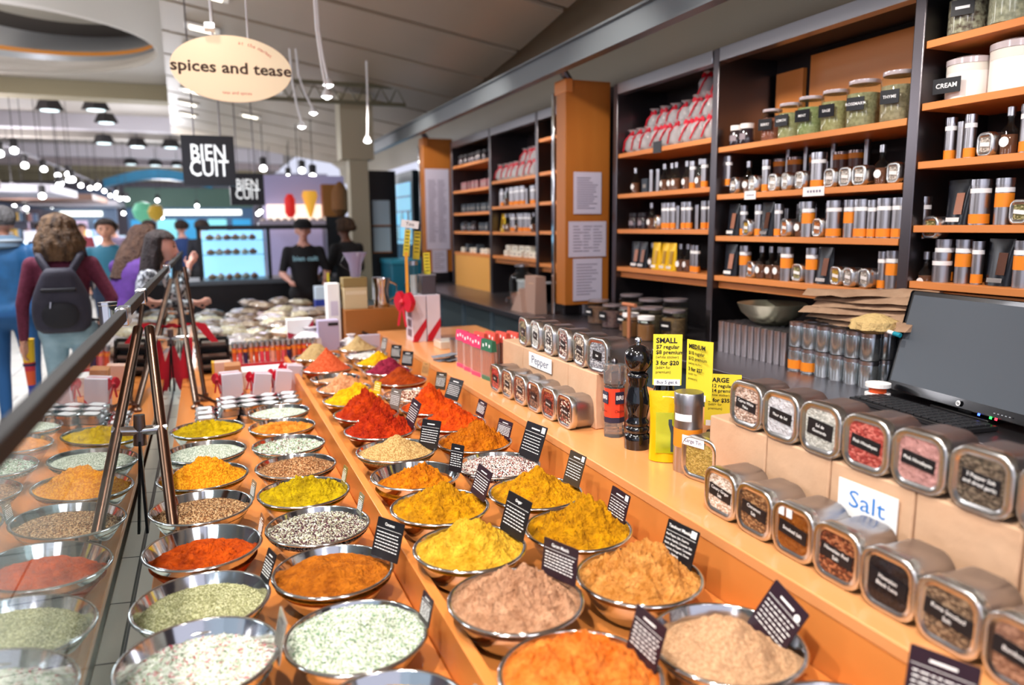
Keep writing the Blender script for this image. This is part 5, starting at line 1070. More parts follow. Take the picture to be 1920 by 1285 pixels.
t = thing('beige_tin_box', 'beige box with a brown lid standing on the orange-brown box', 'box', (.93, 5.2, 1.0405)); ob('box_body', B().box(-.085, .075, -.06, .06, 0, .15), mat('beige_box', '#cdbb94', .5), t, bev=.002); ob('lid', B().box(-.087, .077, -.062, .062, .15, .215), mat('brown_lid', '#8a7648', .5), t, bev=.002)
b = B()
for k in range(9): b.box(-.07 + .016 * k, -.062 + .016 * k, -.0612, -.0602, .10, .125)
ob('front_print', b, mat('pale_print', '#e8dcc4', .5), t, smooth=0).parent = t
t = thing('white_bin', 'white open box left of the beige box', 'box', (.79, 5.25, .797)); ob('box_body', B().box(-.05, .035, -.06, .06, 0, .42), white, t, bev=.003); ob('front_label', B().box(-.03, .02, -.062, -.0605, .2, .3), lilac, t)
t = thing('lavender_carton', 'lavender carton with a dark strip at its upper edge', 'carton', (.70, 4.98, .797)); ob('box_body', B().box(-.065, .07, -.05, .05, 0, .20), mat('lavender', '#b8b0d0', .5), t, bev=.002); ob('dark_strip', B().box(.0, .065, -.0515, -.0502, .165, .185), ink, t)
t = thing('red_white_carton', 'white carton with a deep red lower half left of the lavender carton', 'carton', (.545, 5.12, .797)); ob('box_body', B().box(-.09, .08, -.05, .05, 0, .20), white, t, bev=.002); ob('red_panel', B().add([(-.09, -.0512, .0), (.08, -.0512, .0), (.08, -.0512, .2), (0, -.0512, .09), (-.09, -.0512, .12)], [(0, 1, 2, 3, 4)]), mat('deep_red', '#9c1430', .5), t)
t = thing('steel_pitcher', 'polished steel pitcher standing on the orange-brown box', 'pitcher', (1.12, 5.22, 1.0405)); ob('body', B().lathe([(.05, 0), (.055, .02), (.05, .12), (.065, .20), (.06, .2), (.045, .12), (.048, .01)], 24), chrome, t); ob('handle', B().tube([(.05, 0, .04), (.11, 0, .07), (.11, 0, .15), (.055, 0, .18)], .008, 8), chrome, t)
t = thing('glass_vase', 'clear flared glass jug on the beige box', 'jug', (.94, 5.2, 1.2560)); ob('body', B().lathe([(.03, 0), (.035, .01), (.045, .09), (.085, .17)], 24), mat('lilac_glass', '#a8a0c0', .1, alpha=.6), t); ob('handle', B().tube([(-.04, 0, .04), (-.1, 0, .09), (-.07, 0, .15)], .006, 8), black, t)
t = thing('blue_tub', 'white tub with a dark blue lower half and a yellow slip', 'tub', (.95, 6.9, .7555)); ob('tub', B().box(-.08, .08, -.06, .06, 0, .20), mat('ink_blue', '#23368c', .4), t, bev=.004); ob('upper_half', B().box(-.078, .078, -.058, .058, .20, .32), mat('pale_blue_plastic', '#c3d4e4', .3), t, bev=.004); ob('yellow_slip', B().box(.03, .05, -.064, -.061, .24, .44), yellow, t)
t = thing('blue_teal_crate', 'teal crate at the far end of the back counter', 'crate', (2.4, 9.2, .0)); ob('crate', B().box(-.35, .35, -.3, .3, 0, 1.15), mat('teal_plastic', '#146a86', .4), t, bev=.01); ob('rim', B().box(-.36, .36, -.31, .31, 1.15, 1.2), mat('teal_light', '#2a88a4', .4), t)
t = thing('bottle_with_red_cap', 'small bottle with a red and white cap behind the gift cartons', 'bottle', (1.35, 6.2, .9)); ob('bottle', B().lathe([(.03, 0), (.03, .12), (.012, .15)], 14), mat('pale_blue_plastic', ''), t); ob('cap', B().lathe([(.015, .15), (.015, .19)], 12), red, t)
tag(ob('side_counter', B().box(1.05, 1.6, 5.35, 7.2, 0, .90), mat('grey_green_panel', ''), bev=.004), 'plain dark counter block beyond the orange-brown box', 'counter')

# ================================================================ BAKERY STALL AT THE END
t = thing('bakery_case', 'glass-fronted bakery case glowing pale blue with a black frame', 'display case', (.0, 9.3, 0))
ob('base_cabinet', B().box(-.3, 1.75, 0, .7, 0, .95), mat('case_black', '#1b1c20', .3), t, bev=.004)
ob('counter_slab', B().box(-.32, 1.78, -.05, .72, .95, 1.0), mat('slate', '#596068', .35), t, bev=.004)
ob('frame', B().box(-.1, 1.4, 0, .05, 1.58, 1.63).box(-.1, -.06, 0, .05, 1.0, 1.6).box(.66, .70, 0, .05, 1.0, 1.6).box(1.36, 1.4, 0, .05, 1.0, 1.6).box(-.1, 1.4, .6, .65, 1.58, 1.63), mat('case_black', ''), t)
ob('glass_front', B().box(-.06, .66, .01, .02, 1.0, 1.58), thin_glass('case_glass', '#eef6fa', 1.3), t)
ob('glass_shelf', B().box(-.05, .65, .05, .6, 1.28, 1.29).box(-.05, .65, .05, .6, 1.45, 1.46), thin_glass('case_glass', ''), t)
ob('lit_back', B().box(-.05, .66, .61, .62, 1.0, 1.57), mat('case_light', '#9fd4f0', .5, emis=1.3), t)
rr = random.Random(4)
for i in range(18):
    t = thing('pastry', NTH[i] + ' pastry in the pale blue bakery case, counting from the left', 'pastry', (.0 + .095 * (i % 6) + .04, 9.55 + rr.uniform(-.05, .1), (1.0005, 1.2905, 1.4605)[i // 6]), rr.uniform(0, 3), 'pastries in the bakery case')
    ob('crust', B().lathe([(.02, 0), (.045, .012), (.042, .04), (.015, .055)], 14, fn=lambda a, z: 1 + .15 * math.cos(2 * a)), mat('crust%d' % (i % 3), ['#b98a5c', '#e2d2b8', '#a86a4c'][i % 3], .6), t); ob('topping', B().lathe([(.02, .045), (.018, .062), (.004, .068)], 10), mat('topping%d' % (i % 2), ['#e8eef4', '#d87a78'][i % 2], .4), t)
t = thing('bread_board', 'white board loaded with loaves on top of the bakery case', 'board', (.99, 9.55, 1.6305)); ob('board', B().box(-.4, .38, -.12, .12, 0, .03), white, t); ob('raised_edge', B().box(-.4, .38, -.13, -.12, 0, .05), lilac, t)
for i in range(9):
    t = thing('bread_roll', NTH[i] + ' pale bread roll from the left on the board over the bakery case', 'bread', (.65 + .084 * i, 9.55, 1.661), .3 * i, 'rolls on the bakery board'); ob('roll', B().lathe([(.02, 0), (.038, .01), (.034, .04), (.01, .052)], 12), mat('pale_roll', '#e6d4cc', .6), t)
def hang_sign(x0, x1, y, z0, z1, size, rods, label):
    t = thing('hanging_sign', label, 'sign', ((x0 + x1) / 2, y, z0)); w, h = (x1 - x0) / 2, z1 - z0
    b = B().box(-w, w, -.0, .12, 0, h)
    b.text('BIEN', size, face_mx((0, -.002, h * .64), (0, -1, 0)) @ Matrix.Scale(.84, 4, (1, 0, 0)) @ Matrix.Scale(1.15, 4, (0, 1, 0)), 1, bold=.012); b.text('CUIT', size, face_mx((0, -.002, h * .33), (0, -1, 0)) @ Matrix.Scale(.84, 4, (1, 0, 0)) @ Matrix.Scale(1.15, 4, (0, 1, 0)), 1, bold=.012)
    ob('sign_box', b, [mat('sign_black', '#1d1f26', .4), mat('sign_letters', '#f2f6f8', .5, emis=.6)], t, smooth=0)
    ob('rods', B().tube([(-w * .5, .06, h), (-w * .5, .06, h + rods)], .006, 6).tube([(w * .5, .06, h), (w * .5, .06, h + rods)], .006, 6), steel_d, t)
hang_sign(-.143, .275, 7.0, 1.96, 2.375, .165, 1.2, 'nearer square black hanging sign with white letters BIEN CUIT')
hang_sign(.30, .68, 9.5, 1.865, 2.234, .145, 1.3, 'farther black hanging sign with white letters BIEN CUIT, behind the first')
# oval shop sign
t = thing('oval_sign', 'cream oval hanging sign lettered spices and tease', 'sign', (.215, 5.0, 2.548))
seg = 64; b = B().loft([[(.345 * s * math.cos(2 * PI * k / seg), y, .192 * s * math.sin(2 * PI * k / seg)) for k in range(seg)] for y, s in ((-.012, .985), (-.010, 1), (.010, 1), (.012, .985))])
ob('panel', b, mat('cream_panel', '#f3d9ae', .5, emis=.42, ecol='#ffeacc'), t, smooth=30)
b = B(); b.text('spices and tease', .093, face_mx((0, -.0135, .002), (0, -1, 0)) @ Matrix.Scale(1.14, 4, (1, 0, 0)), 0, bold=.022); ob('lettering', b, mat('brown_letter', '#4a2c18', .5), t, smooth=0)
def arc_text(txt, r, z0, size, a0, a1):
    b = B()
    for i_, ch in enumerate(txt):
        if ch == ' ': continue
        a = a0 + (a1 - a0) * i_ / (len(txt) - 1); b.text(ch, size, Matrix.Translation((r * 1.75 * math.sin(a), -.0135, r * math.cos(a) + z0)) @ Matrix.Rotation(a * .55 if r > 0 else -a * .3, 4, 'Y') @ face_mx((0, 0, 0), (0, -1, 0)), 0)
    return b
ob('small_lettering', arc_text('at the market', .155, .0, .032, .18, .98), mat('red_letter', '#d87058', .5), t, smooth=0)
b = B(); b.text('teas and spices', .028, face_mx((.02, -.0135, -.140), (0, -1, 0)), 0); ob('small_lettering', b, mat('red_letter', ''), t, smooth=0)
ob('hanging_rod', B().tube([(-.10, 0, .185), (-.10, 0, 1.02)], .008, 8), white, t); ob('hanging_rod', B().tube([(.10, 0, .185), (.10, 0, 1.0)], .005, 8), white, t)
t = thing('spotlight_clip', 'small white clip-on spotlight on top of the oval sign', 'spotlight', (.10, 4.93, 2.745)); ob('housing', B().box(-.03, .03, -.05, .05, 0, .035), white, t, bev=.004); ob('glowing_lens', B().box(-.02, .02, -.056, -.05, .005, .03), mat('bulb_glow', '#ffffff', .5, emis=14), t)

# ================================================================ LAMPS
glow = mat('bulb_glow', '#ffffff', .5, emis=14)
def goose(x, y, zt, zb, dx, label):
    t = thing('gooseneck_spot', label, 'spotlight', (x, y, zb), group='gooseneck spotlights')
    ob('flexible_arm', B().tube([(dx, 0, zt - zb), (dx * .9, 0, (zt - zb) * .6), (dx * .5, 0, (zt - zb) * .3), (0, 0, .04)], .010, 8), white, t)
    sh_ = ob('shade', B().lathe([(.02, .05), (.045, .0), (.04, 0), (.018, .045)], 16), white, t); ob('bulb', B().lathe([(.005, -.02), (.034, -.004), (.03, .02), (.01, .035)], 14), glow, sh_)
goose(.925, 6.0, 3.38, 2.58, -.06, 'nearest gooseneck spotlight with a round glowing bulb right of the oval sign')
goose(.97, 6.2, 3.38, 2.70, -.06, 'gooseneck spotlight just above the nearest glowing bulb')
goose(1.09, 8.0, 3.35, 2.74, -.14, 'gooseneck spotlight third from the right of the oval sign')
goose(.97, 8.0, 3.35, 2.60, -.08, 'lowest small gooseneck spotlight below the truss')
goose(1.63, 8.0, 3.29, 2.48, .02, 'pale spotlight near the beam end')
t = thing('ceiling_truss', 'olive steel lattice truss hanging under the sloping ceiling', 'truss', (0, 9.0, 0))
b = B().box(.35, 2.3, -.03, .03, 3.20, 3.24).box(.35, 2.3, -.03, .03, 3.00, 3.04)
ob('chord', b, mat('olive_steel', '#6b6650', .5), t)
b = B()
for k in range(10): b.tube([(.4 + .19 * k, 0, 3.03), (.49 + .19 * k, 0, 3.21), (.59 + .19 * k, 0, 3.03)], .010, 6)
ob('webbing', b, mat('olive_steel', ''), t)
ob('hanger', B().box(.5, .53, -.01, .01, 3.24, 3.5).box(2.0, 2.03, -.01, .01, 3.24, 3.26), mat('olive_steel', ''), t)
def shade_lamp(x, y, z, s, label, lit=True):
    t = thing('pendant_lamp', label, 'lamp', (x, y, z), group='black pendant lamps of the hall'); t.scale = (s, s, s)
    ob('shade', B().lathe([(.40, 0), (.24, .32), (.22, .32), (.37, 0)], 4), mat('lamp_black', '#2e2b2c', .5), t, smooth=0); ob('diffuser', B().lathe([(.02, -.03), (.24, -.02), (.26, .02)], 20), mat('lamp_glow', '#cfe4e8', .5, emis=2.2), t); ob('stem', B().tube([(0, 0, .32), (0, 0, .9)], .015, 6), black, t)
for x, y, z, s, lab in ((-2.45, 16.0, 3.72, .60, 'large black pendant lamp, leftmost of the nearest row in the hall'), (-1.68, 15.7, 3.72, .6, 'large black pendant lamp, right one of the nearest row'), (-1.66, 17.0, 3.66, .55, 'black pendant lamp tucked just under the right one of the nearest row'),
                     (-2.10, 20.6, 3.62, .62, 'left lamp of the middle row of black pendants'), (-1.42, 21, 3.6, .62, 'middle lamp of the middle row of black pendants'), (-.66, 21, 3.6, .6, 'right lamp of the middle row of black pendants'),
                     (-2.05, 27, 3.62, .58, 'left lamp of the far row of black pendants'), (-1.35, 27, 3.6, .6, 'middle lamp of the far row of black pendants'), (-.72, 27, 3.6, .5, 'right lamp of the far row of black pendants'), (-1.9, 34, 3.6, .5, 'left lamp of the farthest row of pendants'), (-1.2, 34, 3.58, .5, 'right lamp of the farthest row of pendants')):
    shade_lamp(x, y, z, s, lab)
down = lambda: [part('rim', B().lathe([(.09, 0), (.10, .0), (.10, .02), (.09, .02)], 20, cap=False), mat('lamp_rim', '#e8e4dc', .4), 0), part('lens', B().lathe([(.01, .006), (.085, .008)], 20), mat('down_glow', '#eaf4ff', .5, emis=4), 0)]
put('down', 'recessed_light', down, 'small recessed light inside the round ceiling dome', 'light', (-1.85, 12.3, 4.84))
dl = lambda: [part('frame', B().box(-.16, .16, -.10, .10, 0, .02), mat('lamp_rim', ''), 0), part('lens', B().box(-.11, .11, -.06, .06, -.012, 0), mat('panel_glow', '#fff6e0', .5, emis=3.5), 0)]
for i, (x, y) in enumerate(((.15, 7.0), (.1, 8.2), (.05, 9.3), (0, 10.6), (-.05, 12.0), (-.12, 13.3), (-.15, 14.6), (.9, 10.6), (.8, 13.3))):
    o = put('panel_lamp', 'ceiling_spot', dl, 'recessed rectangular light, %s from the nearest in the sloping ceiling panels' % NTH[i], 'light', (x, y, cz(x) - .03), 0, 'rectangular lights in the sloping ceiling'); o.rotation_euler = (0, .163, 0)
tube_l = lambda: [part('bulb', B().lathe([(.01, -.05), (.05, -.03), (.055, .02), (.02, .05)], 12), glow), part('can', B().lathe([(.02, .05), (.06, .05), (.06, .18), (.02, .2)], 12), mat('lamp_black', '')), part('rod', B().tube([(0, 0, .19), (0, 0, 2.25)], .006, 6), mat('lamp_black', ''))]
rr = random.Random(21)
for i in range(15):
    y = 14.5 + i * 1.65 + rr.uniform(-.2, .2)
    for k in range(1 + (i % 3 == 0)): put('trk', 'track_light', tube_l, 'glowing track spot in the long row over the left side stalls', 'light', (-2.95 + .2 * k, y, 2.78 + .06 * k + rr.uniform(-.05, .05)), 0, 'track spots over the left stalls')
for i in range(16): put('trk', 'track_light', tube_l, 'glowing track spot farther left over the side stalls', 'light', (-(16 + i * 1.3) * rr.uniform(.135, .205), 16 + i * 1.3, rr.uniform(2.1, 2.65)), 0, 'track spots over the farther left stalls')
for i in range(16): put('trk', 'track_light', tube_l, 'glowing track spot over the far centre of the hall', 'light', (rr.uniform(-2.6, .6), rr.uniform(24, 38), rr.uniform(1.9, 2.6)), 0, 'track spots over the hall centre')
for i in range(16): put('trk', 'track_light', tube_l, 'glowing track spot over the bakery side, right of the black signs', 'light', ((12.5 + i * .8) * rr.uniform(.055, .135), 12.5 + i * .8, rr.uniform(2.0, 2.75)), 0, 'track spots over the bakery side')
b = B().box(-3.02, -2.98, 13.5, 39.5, 2.98, 3.02)
tag(ob('lighting_track', b, mat('grey_track', '#77747c', .5)), 'long grey lighting track over the left stalls', 'track')

# ================================================================ FAR STALLS
PC = ['#c9a8b0', '#e6dfe6', '#8aa8c8', '#d88c7c', '#b8c4d8', '#e8b84c', '#7c5c50', '#5c88b8', '#f0eef4', '#3c4658']
def pbox(c): return lambda: [part('carton', B().box(-.12, .12, -.10, .10, 0, .2), mat('far_' + c, c, .5), 0), part('face_label', B().box(-.07, .07, -.1015, -.10, .06, .14), white, 0)]
for si, (x0, y0, nm) in enumerate(((-3.3, 12.2, 'nearest'), (-2.75, 16.6, 'second'), (-2.6, 21.0, 'third'), (-2.5, 25.5, 'fourth'))):
    t = thing('market_stall', nm + ' market stall along the left side of the hall', 'stall', (x0, y0, 0)); L = 3.2
    ob('counter', B().box(-.9, 0, 0, L, 0, 1.0), mat('stall_front%d' % si, ['#8a8890', '#4c4a58', '#9a8c88', '#5c6478'][si], .5), t, bev=.01)
    ob('glass_case', B().box(-.7, -.02, .1, L - .1, 1.0, 1.38), mat('case_light2', '#c8dcec', .3, emis=1.0), t)
    ob('back_shelf', B().box(-2.2, -1.9, 0, L, 0, 2.2).box(-1.9, -1.6, 0, L, .98, 1.0).box(-1.9, -1.6, 0, L, 1.4, 1.42).box(-1.9, -1.6, 0, L, 1.8, 1.82), mat('stall_back', '#6c6470', .6), t)
    ob('canopy', B().box(-2.2, .1, 0, L, 2.3, 2.45), mat('stall_canopy%d' % (si % 2), ['#8a6a5c', '#c9c4cc'][si % 2], .5), t)
    for q in range(3):
        for k in range(9):
            c = PC[(k * 7 + q * 3 + si) % 10]; put('pb' + c, 'goods_box', pbox(c), 'blurred carton on the back shelves of the %s left stall' % nm, 'carton', (x0 - 1.73, y0 + .3 + .33 * k, (1.0005, 1.4205, 1.8205)[q]), PI / 2 * 0 + rr.uniform(-.1, .1), 'cartons in the %s left stall' % nm)
    for k in range(7):
        c = PC[(k * 3 + si) % 10]; put('pb' + c, 'goods_box', pbox(c), 'blurred carton on the counter case of the %s left stall' % nm, 'carton', (x0 - .35, y0 + .35 + .4 * k, 1.3805), rr.uniform(-.3, .3), 'cartons on the %s left stall case' % nm)
def shop(x0, x1, y, label, cols, zt=2.6):
    t = thing('far_shop', label, 'shop front', ((x0 + x1) / 2, y, 0)); w = (x1 - x0) / 2
    ob('fascia', B().box(-w, w, 0, .3, 2.3, zt + .35), mat('shop_f' + cols[0], cols[0], .5), t)
    ob('sign_strip', B().box(-w * .8, w * .8, -.02, 0, 2.05, 2.22), mat('strip_glow', '#f0f4e8', .5, emis=2.2), t)
    ob('front_wall', B().box(-w, w, .3, .5, 0, 2.3), mat('shop_w' + cols[1], cols[1], .5, emis=.4), t)  # the wall's own glow is added to brighten the far hall
    for k in range(5): ob('window', B().box(-w + .1 + k * 2 * w / 5, -w + .1 + (k + .75) * 2 * w / 5, .28, .30, .9, 1.9), mat('shop_win' + cols[2 + k % 2], cols[2 + k % 2], .4, emis=.8), t)
shop(-2.4, 1.6, 28, 'green shop front with a long white light strip at the hall end', ['#4c6a5c', '#3c5878', '#2c88b8', '#7cc8d0'])
shop(-7.0, -2.9, 30, 'bluish shop front at the far left end of the hall', ['#5c6c88', '#6c7c94', '#88b8e0', '#c8b0c8'])
tag(ob('teal_canopy', B().loft([[(-2.9 + 3.2 * k / 10, y, 2.92 + .28 * math.sin(PI * k / 10)) for k in range(11)] + [(-2.9 + 3.2 * k / 10, y, 3.15 + .35 * math.sin(PI * k / 10)) for k in range(11)][::-1] for y in (27.2, 27.9)]), mat('teal_paint', '#1878a0', .5)), 'curved bright teal canopy above the green shop front', 'canopy')
t = thing('side_shop', 'brightly lit coloured stall right of the bakery staff', 'stall', (1.6, 12.0, 0))
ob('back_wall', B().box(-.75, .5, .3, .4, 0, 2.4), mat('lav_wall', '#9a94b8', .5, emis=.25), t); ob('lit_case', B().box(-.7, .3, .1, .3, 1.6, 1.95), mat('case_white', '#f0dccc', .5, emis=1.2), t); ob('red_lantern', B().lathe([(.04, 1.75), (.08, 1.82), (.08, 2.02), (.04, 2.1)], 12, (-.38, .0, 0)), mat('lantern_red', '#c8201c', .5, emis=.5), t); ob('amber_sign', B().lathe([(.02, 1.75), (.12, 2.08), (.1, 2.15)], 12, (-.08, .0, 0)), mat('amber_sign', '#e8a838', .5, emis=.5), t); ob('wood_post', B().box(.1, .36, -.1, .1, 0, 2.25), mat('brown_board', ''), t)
tag(ob('wicker_figure', B().lathe([(.05, 0), (.13, .1), (.12, .35), (.07, .45), (.02, .5)], 14), mat('wicker', '#8a5c34', .8, bump=(30, 1, .02)), loc=(1.85, 11.2, 1.75)), 'brown wicker basket shape high up beside the pillar', 'basket')
tag(ob('shelf_block', B().box(1.6, 2.1, 11.0, 11.4, 0, 1.7495), mat('case_black', '')), 'tall dark block under the wicker basket', 'cabinet')
# drinks fridge and dark noticeboard past the far pier
t = thing('drinks_fridge', 'tall dark fridge lit cyan inside, past the far pier', 'fridge', (2.62, 11.0, 0))
ob('cabinet', B().box(0, .55, -1.0, 1.0, 0, 2.35), mat('fridge_dark', '#24333c', .3), t, bev=.01)
ob('lit_interior', B().box(-.008, -.001, -.9, .9, 1.35, 2.2), mat('fridge_glow', '#7fb8d4', .4, emis=.9), t); ob('lower_interior', B().box(-.008, -.001, -.9, .9, .5, 1.33), mat('fridge_teal', '#17506a', .4, emis=.25), t)
for k in range(4): ob('shelf', B().box(-.03, -.009, -.9, .9, 1.4 + .2 * k, 1.415 + .2 * k), steel, t)
ob('door_handle', B().tube([(-.05, -.92, 1.0), (-.05, -.92, 1.8)], .014, 8), chrome, t)
for k in range(8): put('fb', 'drink_bottle', lambda: [part('bottle', B().lathe([(.035, 0), (.035, .12), (.012, .16)], 12), mat('cyan_bottle', '#a8dcec', .2, emis=.3)), part('cap', B().lathe([(.014, .16), (.014, .18)], 10), white)], '%s pale bottle in the cyan fridge' % NTH[k], 'bottle', (2.595 - .02, 10.2 + .22 * k, (1.4155, 1.6155)[k % 2]), 0, 'bottles in the cyan fridge')
t = thing('notice_board', 'black board with two pale framed sheets beside the cream pillar', 'board', (1.95, 9.62, 0)); ob('board', B().box(0, .35, 0, .05, .95, 2.30), mat('case_black', ''), t)
for z in (1.62, 1.28): ob('framed_sheet', B().box(.04, .26, -.012, -.001, z, z + .31), mat('pale_sheet', '#b8ccd8', .4), t); ob('wood_frame', B().box(.03, .27, -.008, 0, z - .015, z), woodz, t)
# ================================================================ PEOPLE
def blob_mesh(prims, vox=.014, smooth_it=4):
    """one continuous skin over tapering limbs: prims = (p0, p1, r0, r1, flatten_y, material index)"""
    b = B()
    for p0, p1, r0, r1, fl, m in prims:
        p0, p1 = Vector(p0), Vector(p1); d = p1 - p0; L = d.length
        if L < 1e-5: d = Vector((0, 0, 1e-4)); L = 1e-4
        d.normalize(); up = Vector((0, 1, 0)) if abs(d.y) < .9 else Vector((0, 0, 1))
        a = d.cross(up).normalized(); c = a.cross(d).normalized(); rings = []
        for k in range(5): 
            th = PI / 2 * (1 - k / 4.0) * .97; rings.append([tuple(p0 - d * r0 * math.sin(th) + (a * math.cos(q) + c * math.sin(q) * fl) * r0 * math.cos(th)) for q in [2 * PI * j / 14 for j in range(14)]])
        for k in range(5):
            th = PI / 2 * (k / 4.0) * .97; rings.append([tuple(p1 + d * r1 * math.sin(th) + (a * math.cos(q) + c * math.sin(q) * fl) * r1 * math.cos(th)) for q in [2 * PI * j / 14 for j in range(14)]])
        b.loft(rings, m)
    me = b.mesh('tmp', [white], 0); o = bpy.data.objects.new('tmp', me); COL.objects.link(o)
    r = o.modifiers.new('r', 'REMESH'); r.mode = 'VOXEL'; r.voxel_size = vox; r.adaptivity = 0
    s = o.modifiers.new('s', 'SMOOTH'); s.factor = .6; s.iterations = smooth_it
    dg = bpy.context.evaluated_depsgraph_get(); out = bpy.data.meshes.new_from_object(o.evaluated_get(dg)); bpy.data.objects.remove(o); bpy.data.meshes.remove(me)
    n = len(out.vertices); co = np.empty(n * 3); out.vertices.foreach_get('co', co); co = co.reshape(-1, 3)
    best = np.full(n, 1e9); idx = np.zeros(n, int)
    for p0, p1, r0, r1, fl, m in prims:
        A = np.array(p0, float); D = np.array(p1, float) - A; t_ = np.clip(((co - A) @ D) / max(D @ D, 1e-9), 0, 1)
        dist = np.linalg.norm(co - (A + t_[:, None] * D), axis=1) - (r0 + (r1 - r0) * t_) * (1 + fl) / 2
        k = dist < best; best[k] = dist[k]; idx[k] = m
    pm = np.array([idx[p.vertices[0]] for p in out.polygons]); out.materials.clear(); out.polygons.foreach_set('material_index', pm); out.polygons.foreach_set('use_smooth', [True] * len(pm))
    return out
def hand_prims(w, d, side, m, curl=.6):
    """palm, four bent fingers of different length and a thumb leaving the side of the palm"""
    w = Vector(w); d = Vector(d).normalized(); f = Vector((0, 1, 0)) if abs(d.y) < .8 else Vector((0, 0, 1)); s = d.cross(f).normalized(); f = s.cross(d).normalized()
    P_ = [(w, w + d * .075, .026, .032, .55, m)]
    for k, L in enumerate((.066, .075, .070, .055)):
        b0 = w + d * .085 + f * (-.027 + .018 * k) * 1.0; k1 = b0 + d * L * .5; k2 = k1 + (d * math.cos(curl) + s * side * math.sin(curl)) * L * .3; k3 = k2 + (d * math.cos(curl * 1.9) + s * side * math.sin(curl * 1.9)) * L * .28
        P_ += [(b0, k1, .0095, .009, 1, m), (k1, k2, .009, .008, 1, m), (k2, k3, .008, .007, 1, m)]
    t0 = w + d * .03 + f * -.028; t1 = t0 + d * .03 - f * .026; t2 = t1 + d * .028 + s * side * .012
    return P_ + [(t0, t1, .012, .010, 1, m), (t1, t2, .010, .008, 1, m)]
def person(name_label, loc, rz, h, mats_, lean=0, arms=None, legs=None, head_turn=(0, 0), cloth=(1, 1, 2, 3), girth=1.0, hair=None, vox=.014, hands=True, face=True, sleeves=True):
    """mats_: [skin, top, trousers, shoes]; arms: two (elbow, wrist) offsets; local axes: x right, y forward"""
    k = h / 1.72; t = thing('person', name_label, 'person', loc, rz); V = Vector; sk, top, leg_m, shoe = 0, 1, 2, 3
    hipz = .93; ln = lambda p: (p[0], p[1] + math.sin(lean) * max(0, p[2] - hipz), hipz + (p[2] - hipz) * math.cos(lean) if p[2] > hipz else p[2])
    g = girth; pr_ = []
    sh = [V(ln((sx * .175 * g, -.01, 1.40))) for sx in (-1, 1)]
    A = arms or (((-.05, -.03, -.28), (-.03, .08, -.25)), ((.05, -.03, -.28), (.03, .08, -.25)))
    Lg = legs or ((-.095, 0, 0), (.095, 0, 0))
    pel = V((0, 0, .96)); pr_ += [(V((-.07 * g, 0, .93)), V((.07 * g, 0, .93)), .115 * g, .115 * g, 1, leg_m)]
    pr_ += [(V(ln((0, 0, 1.0))), V(ln((0, 0, 1.16))), .150 * g, .145 * g, .68, top), (V(ln((0, -.005, 1.14))), V(ln((0, -.01, 1.33))), .150 * g, .165 * g, .66, top), (V(ln((-.12 * g, -.01, 1.385))), V(ln((.12 * g, -.01, 1.385))), .065, .065, 1, top)]
    pr_ += [(V(ln((0, 0, 1.42))), V(ln((0, .01, 1.52))), .055, .050, 1, sk)]
    hc = V(ln((0, .025, 1.615))); yaw, pitch = head_turn; RM = Matrix.Rotation(yaw, 3, 'Z') @ Matrix.Rotation(pitch, 3, 'X')
    H = lambda x, y, z: hc + RM @ V((x, y, z))
    pr_ += [(H(0, -.015, .025), H(0, .01, .02), .088, .084, .95, sk), (H(0, .03, -.02), H(0, .045, -.065), .062, .036, 1, sk)]
    if face: pr_ += [(H(0, .088, .015), H(0, .108, -.022), .009, .014, 1, sk), (H(-.02, .085, -.055), H(.02, .085, -.055), .009, .009, 1, sk), (H(-.082, 0, .0), H(-.084, -.005, -.03), .014, .012, 1, sk), (H(.082, 0, .0), H(.084, -.005, -.03), .014, .012, 1, sk)]
    wr = []
    for i_, sx in enumerate((-1, 1)):
        e = sh[i_] + V(A[i_][0]); w = e + V(A[i_][1]); wr.append((e, w)); r = 1 if g < 1.12 else 1.12
        pr_ += [(sh[i_], e, .056 * r, .044 * r, 1, top), (e, w - (w - e) * .06, .043 * r, .032 * r, 1, top if sleeves else sk), (w - (w - e) * .1, w, .027, .025, 1, sk)]
        if hands: pr_ += hand_prims(w, w - e, -sx, sk)
        hip = V((sx * .085 * g, 0, .90)); ft = V(Lg[i_]) + V((0, 0, .07)); kn = (hip + ft) / 2 + V((0, .03, .02))
        pr_ += [(hip, kn, .088 * g, .060, 1, leg_m), (kn, ft, .058, .043, 1, leg_m), (ft + V((0, -.03, -.03)), ft + V((0, .12, -.045)), .038, .030, 1, shoe)]
    pr_ = [(V(p0) * k, V(p1) * k, r0 * k, r1 * k, f_, m) for p0, p1, r0, r1, f_, m in pr_]
    me = blob_mesh(pr_, vox)
    for q in mats_: me.materials.append(q)
    link('body', me, t)
    if face:
        for sx in (-1, 1):
            c = (H(sx * .030, .086, .018)) * k; ob('eye', B().lathe([(.001, -.008), (.008, -.004), (.008, .004), (.001, .008)], 10, c), mat('eye_dark', '#1c1412', .3), t)
            c = (H(sx * .031, .087, .040)) * k; ob('eyebrow', B().box(c.x - .014, c.x + .014, c.y - .006, c.y + .005, c.z - .003, c.z + .003), mat('brow', '#2a1c16', .7), t)
        c = H(0, .094, -.052) * k; ob('mouth', B().box(c.x - .02, c.x + .02, c.y - .006, c.y + .004, c.z - .005, c.z + .004), mat('lip', '#a85a50', .5), t)
    if hair: 
        b = hair(lambda x, y, z: H(x, y, z) * k, k); ob('hair', b[0], b[1], t, smooth=80)
    return t, wr, k
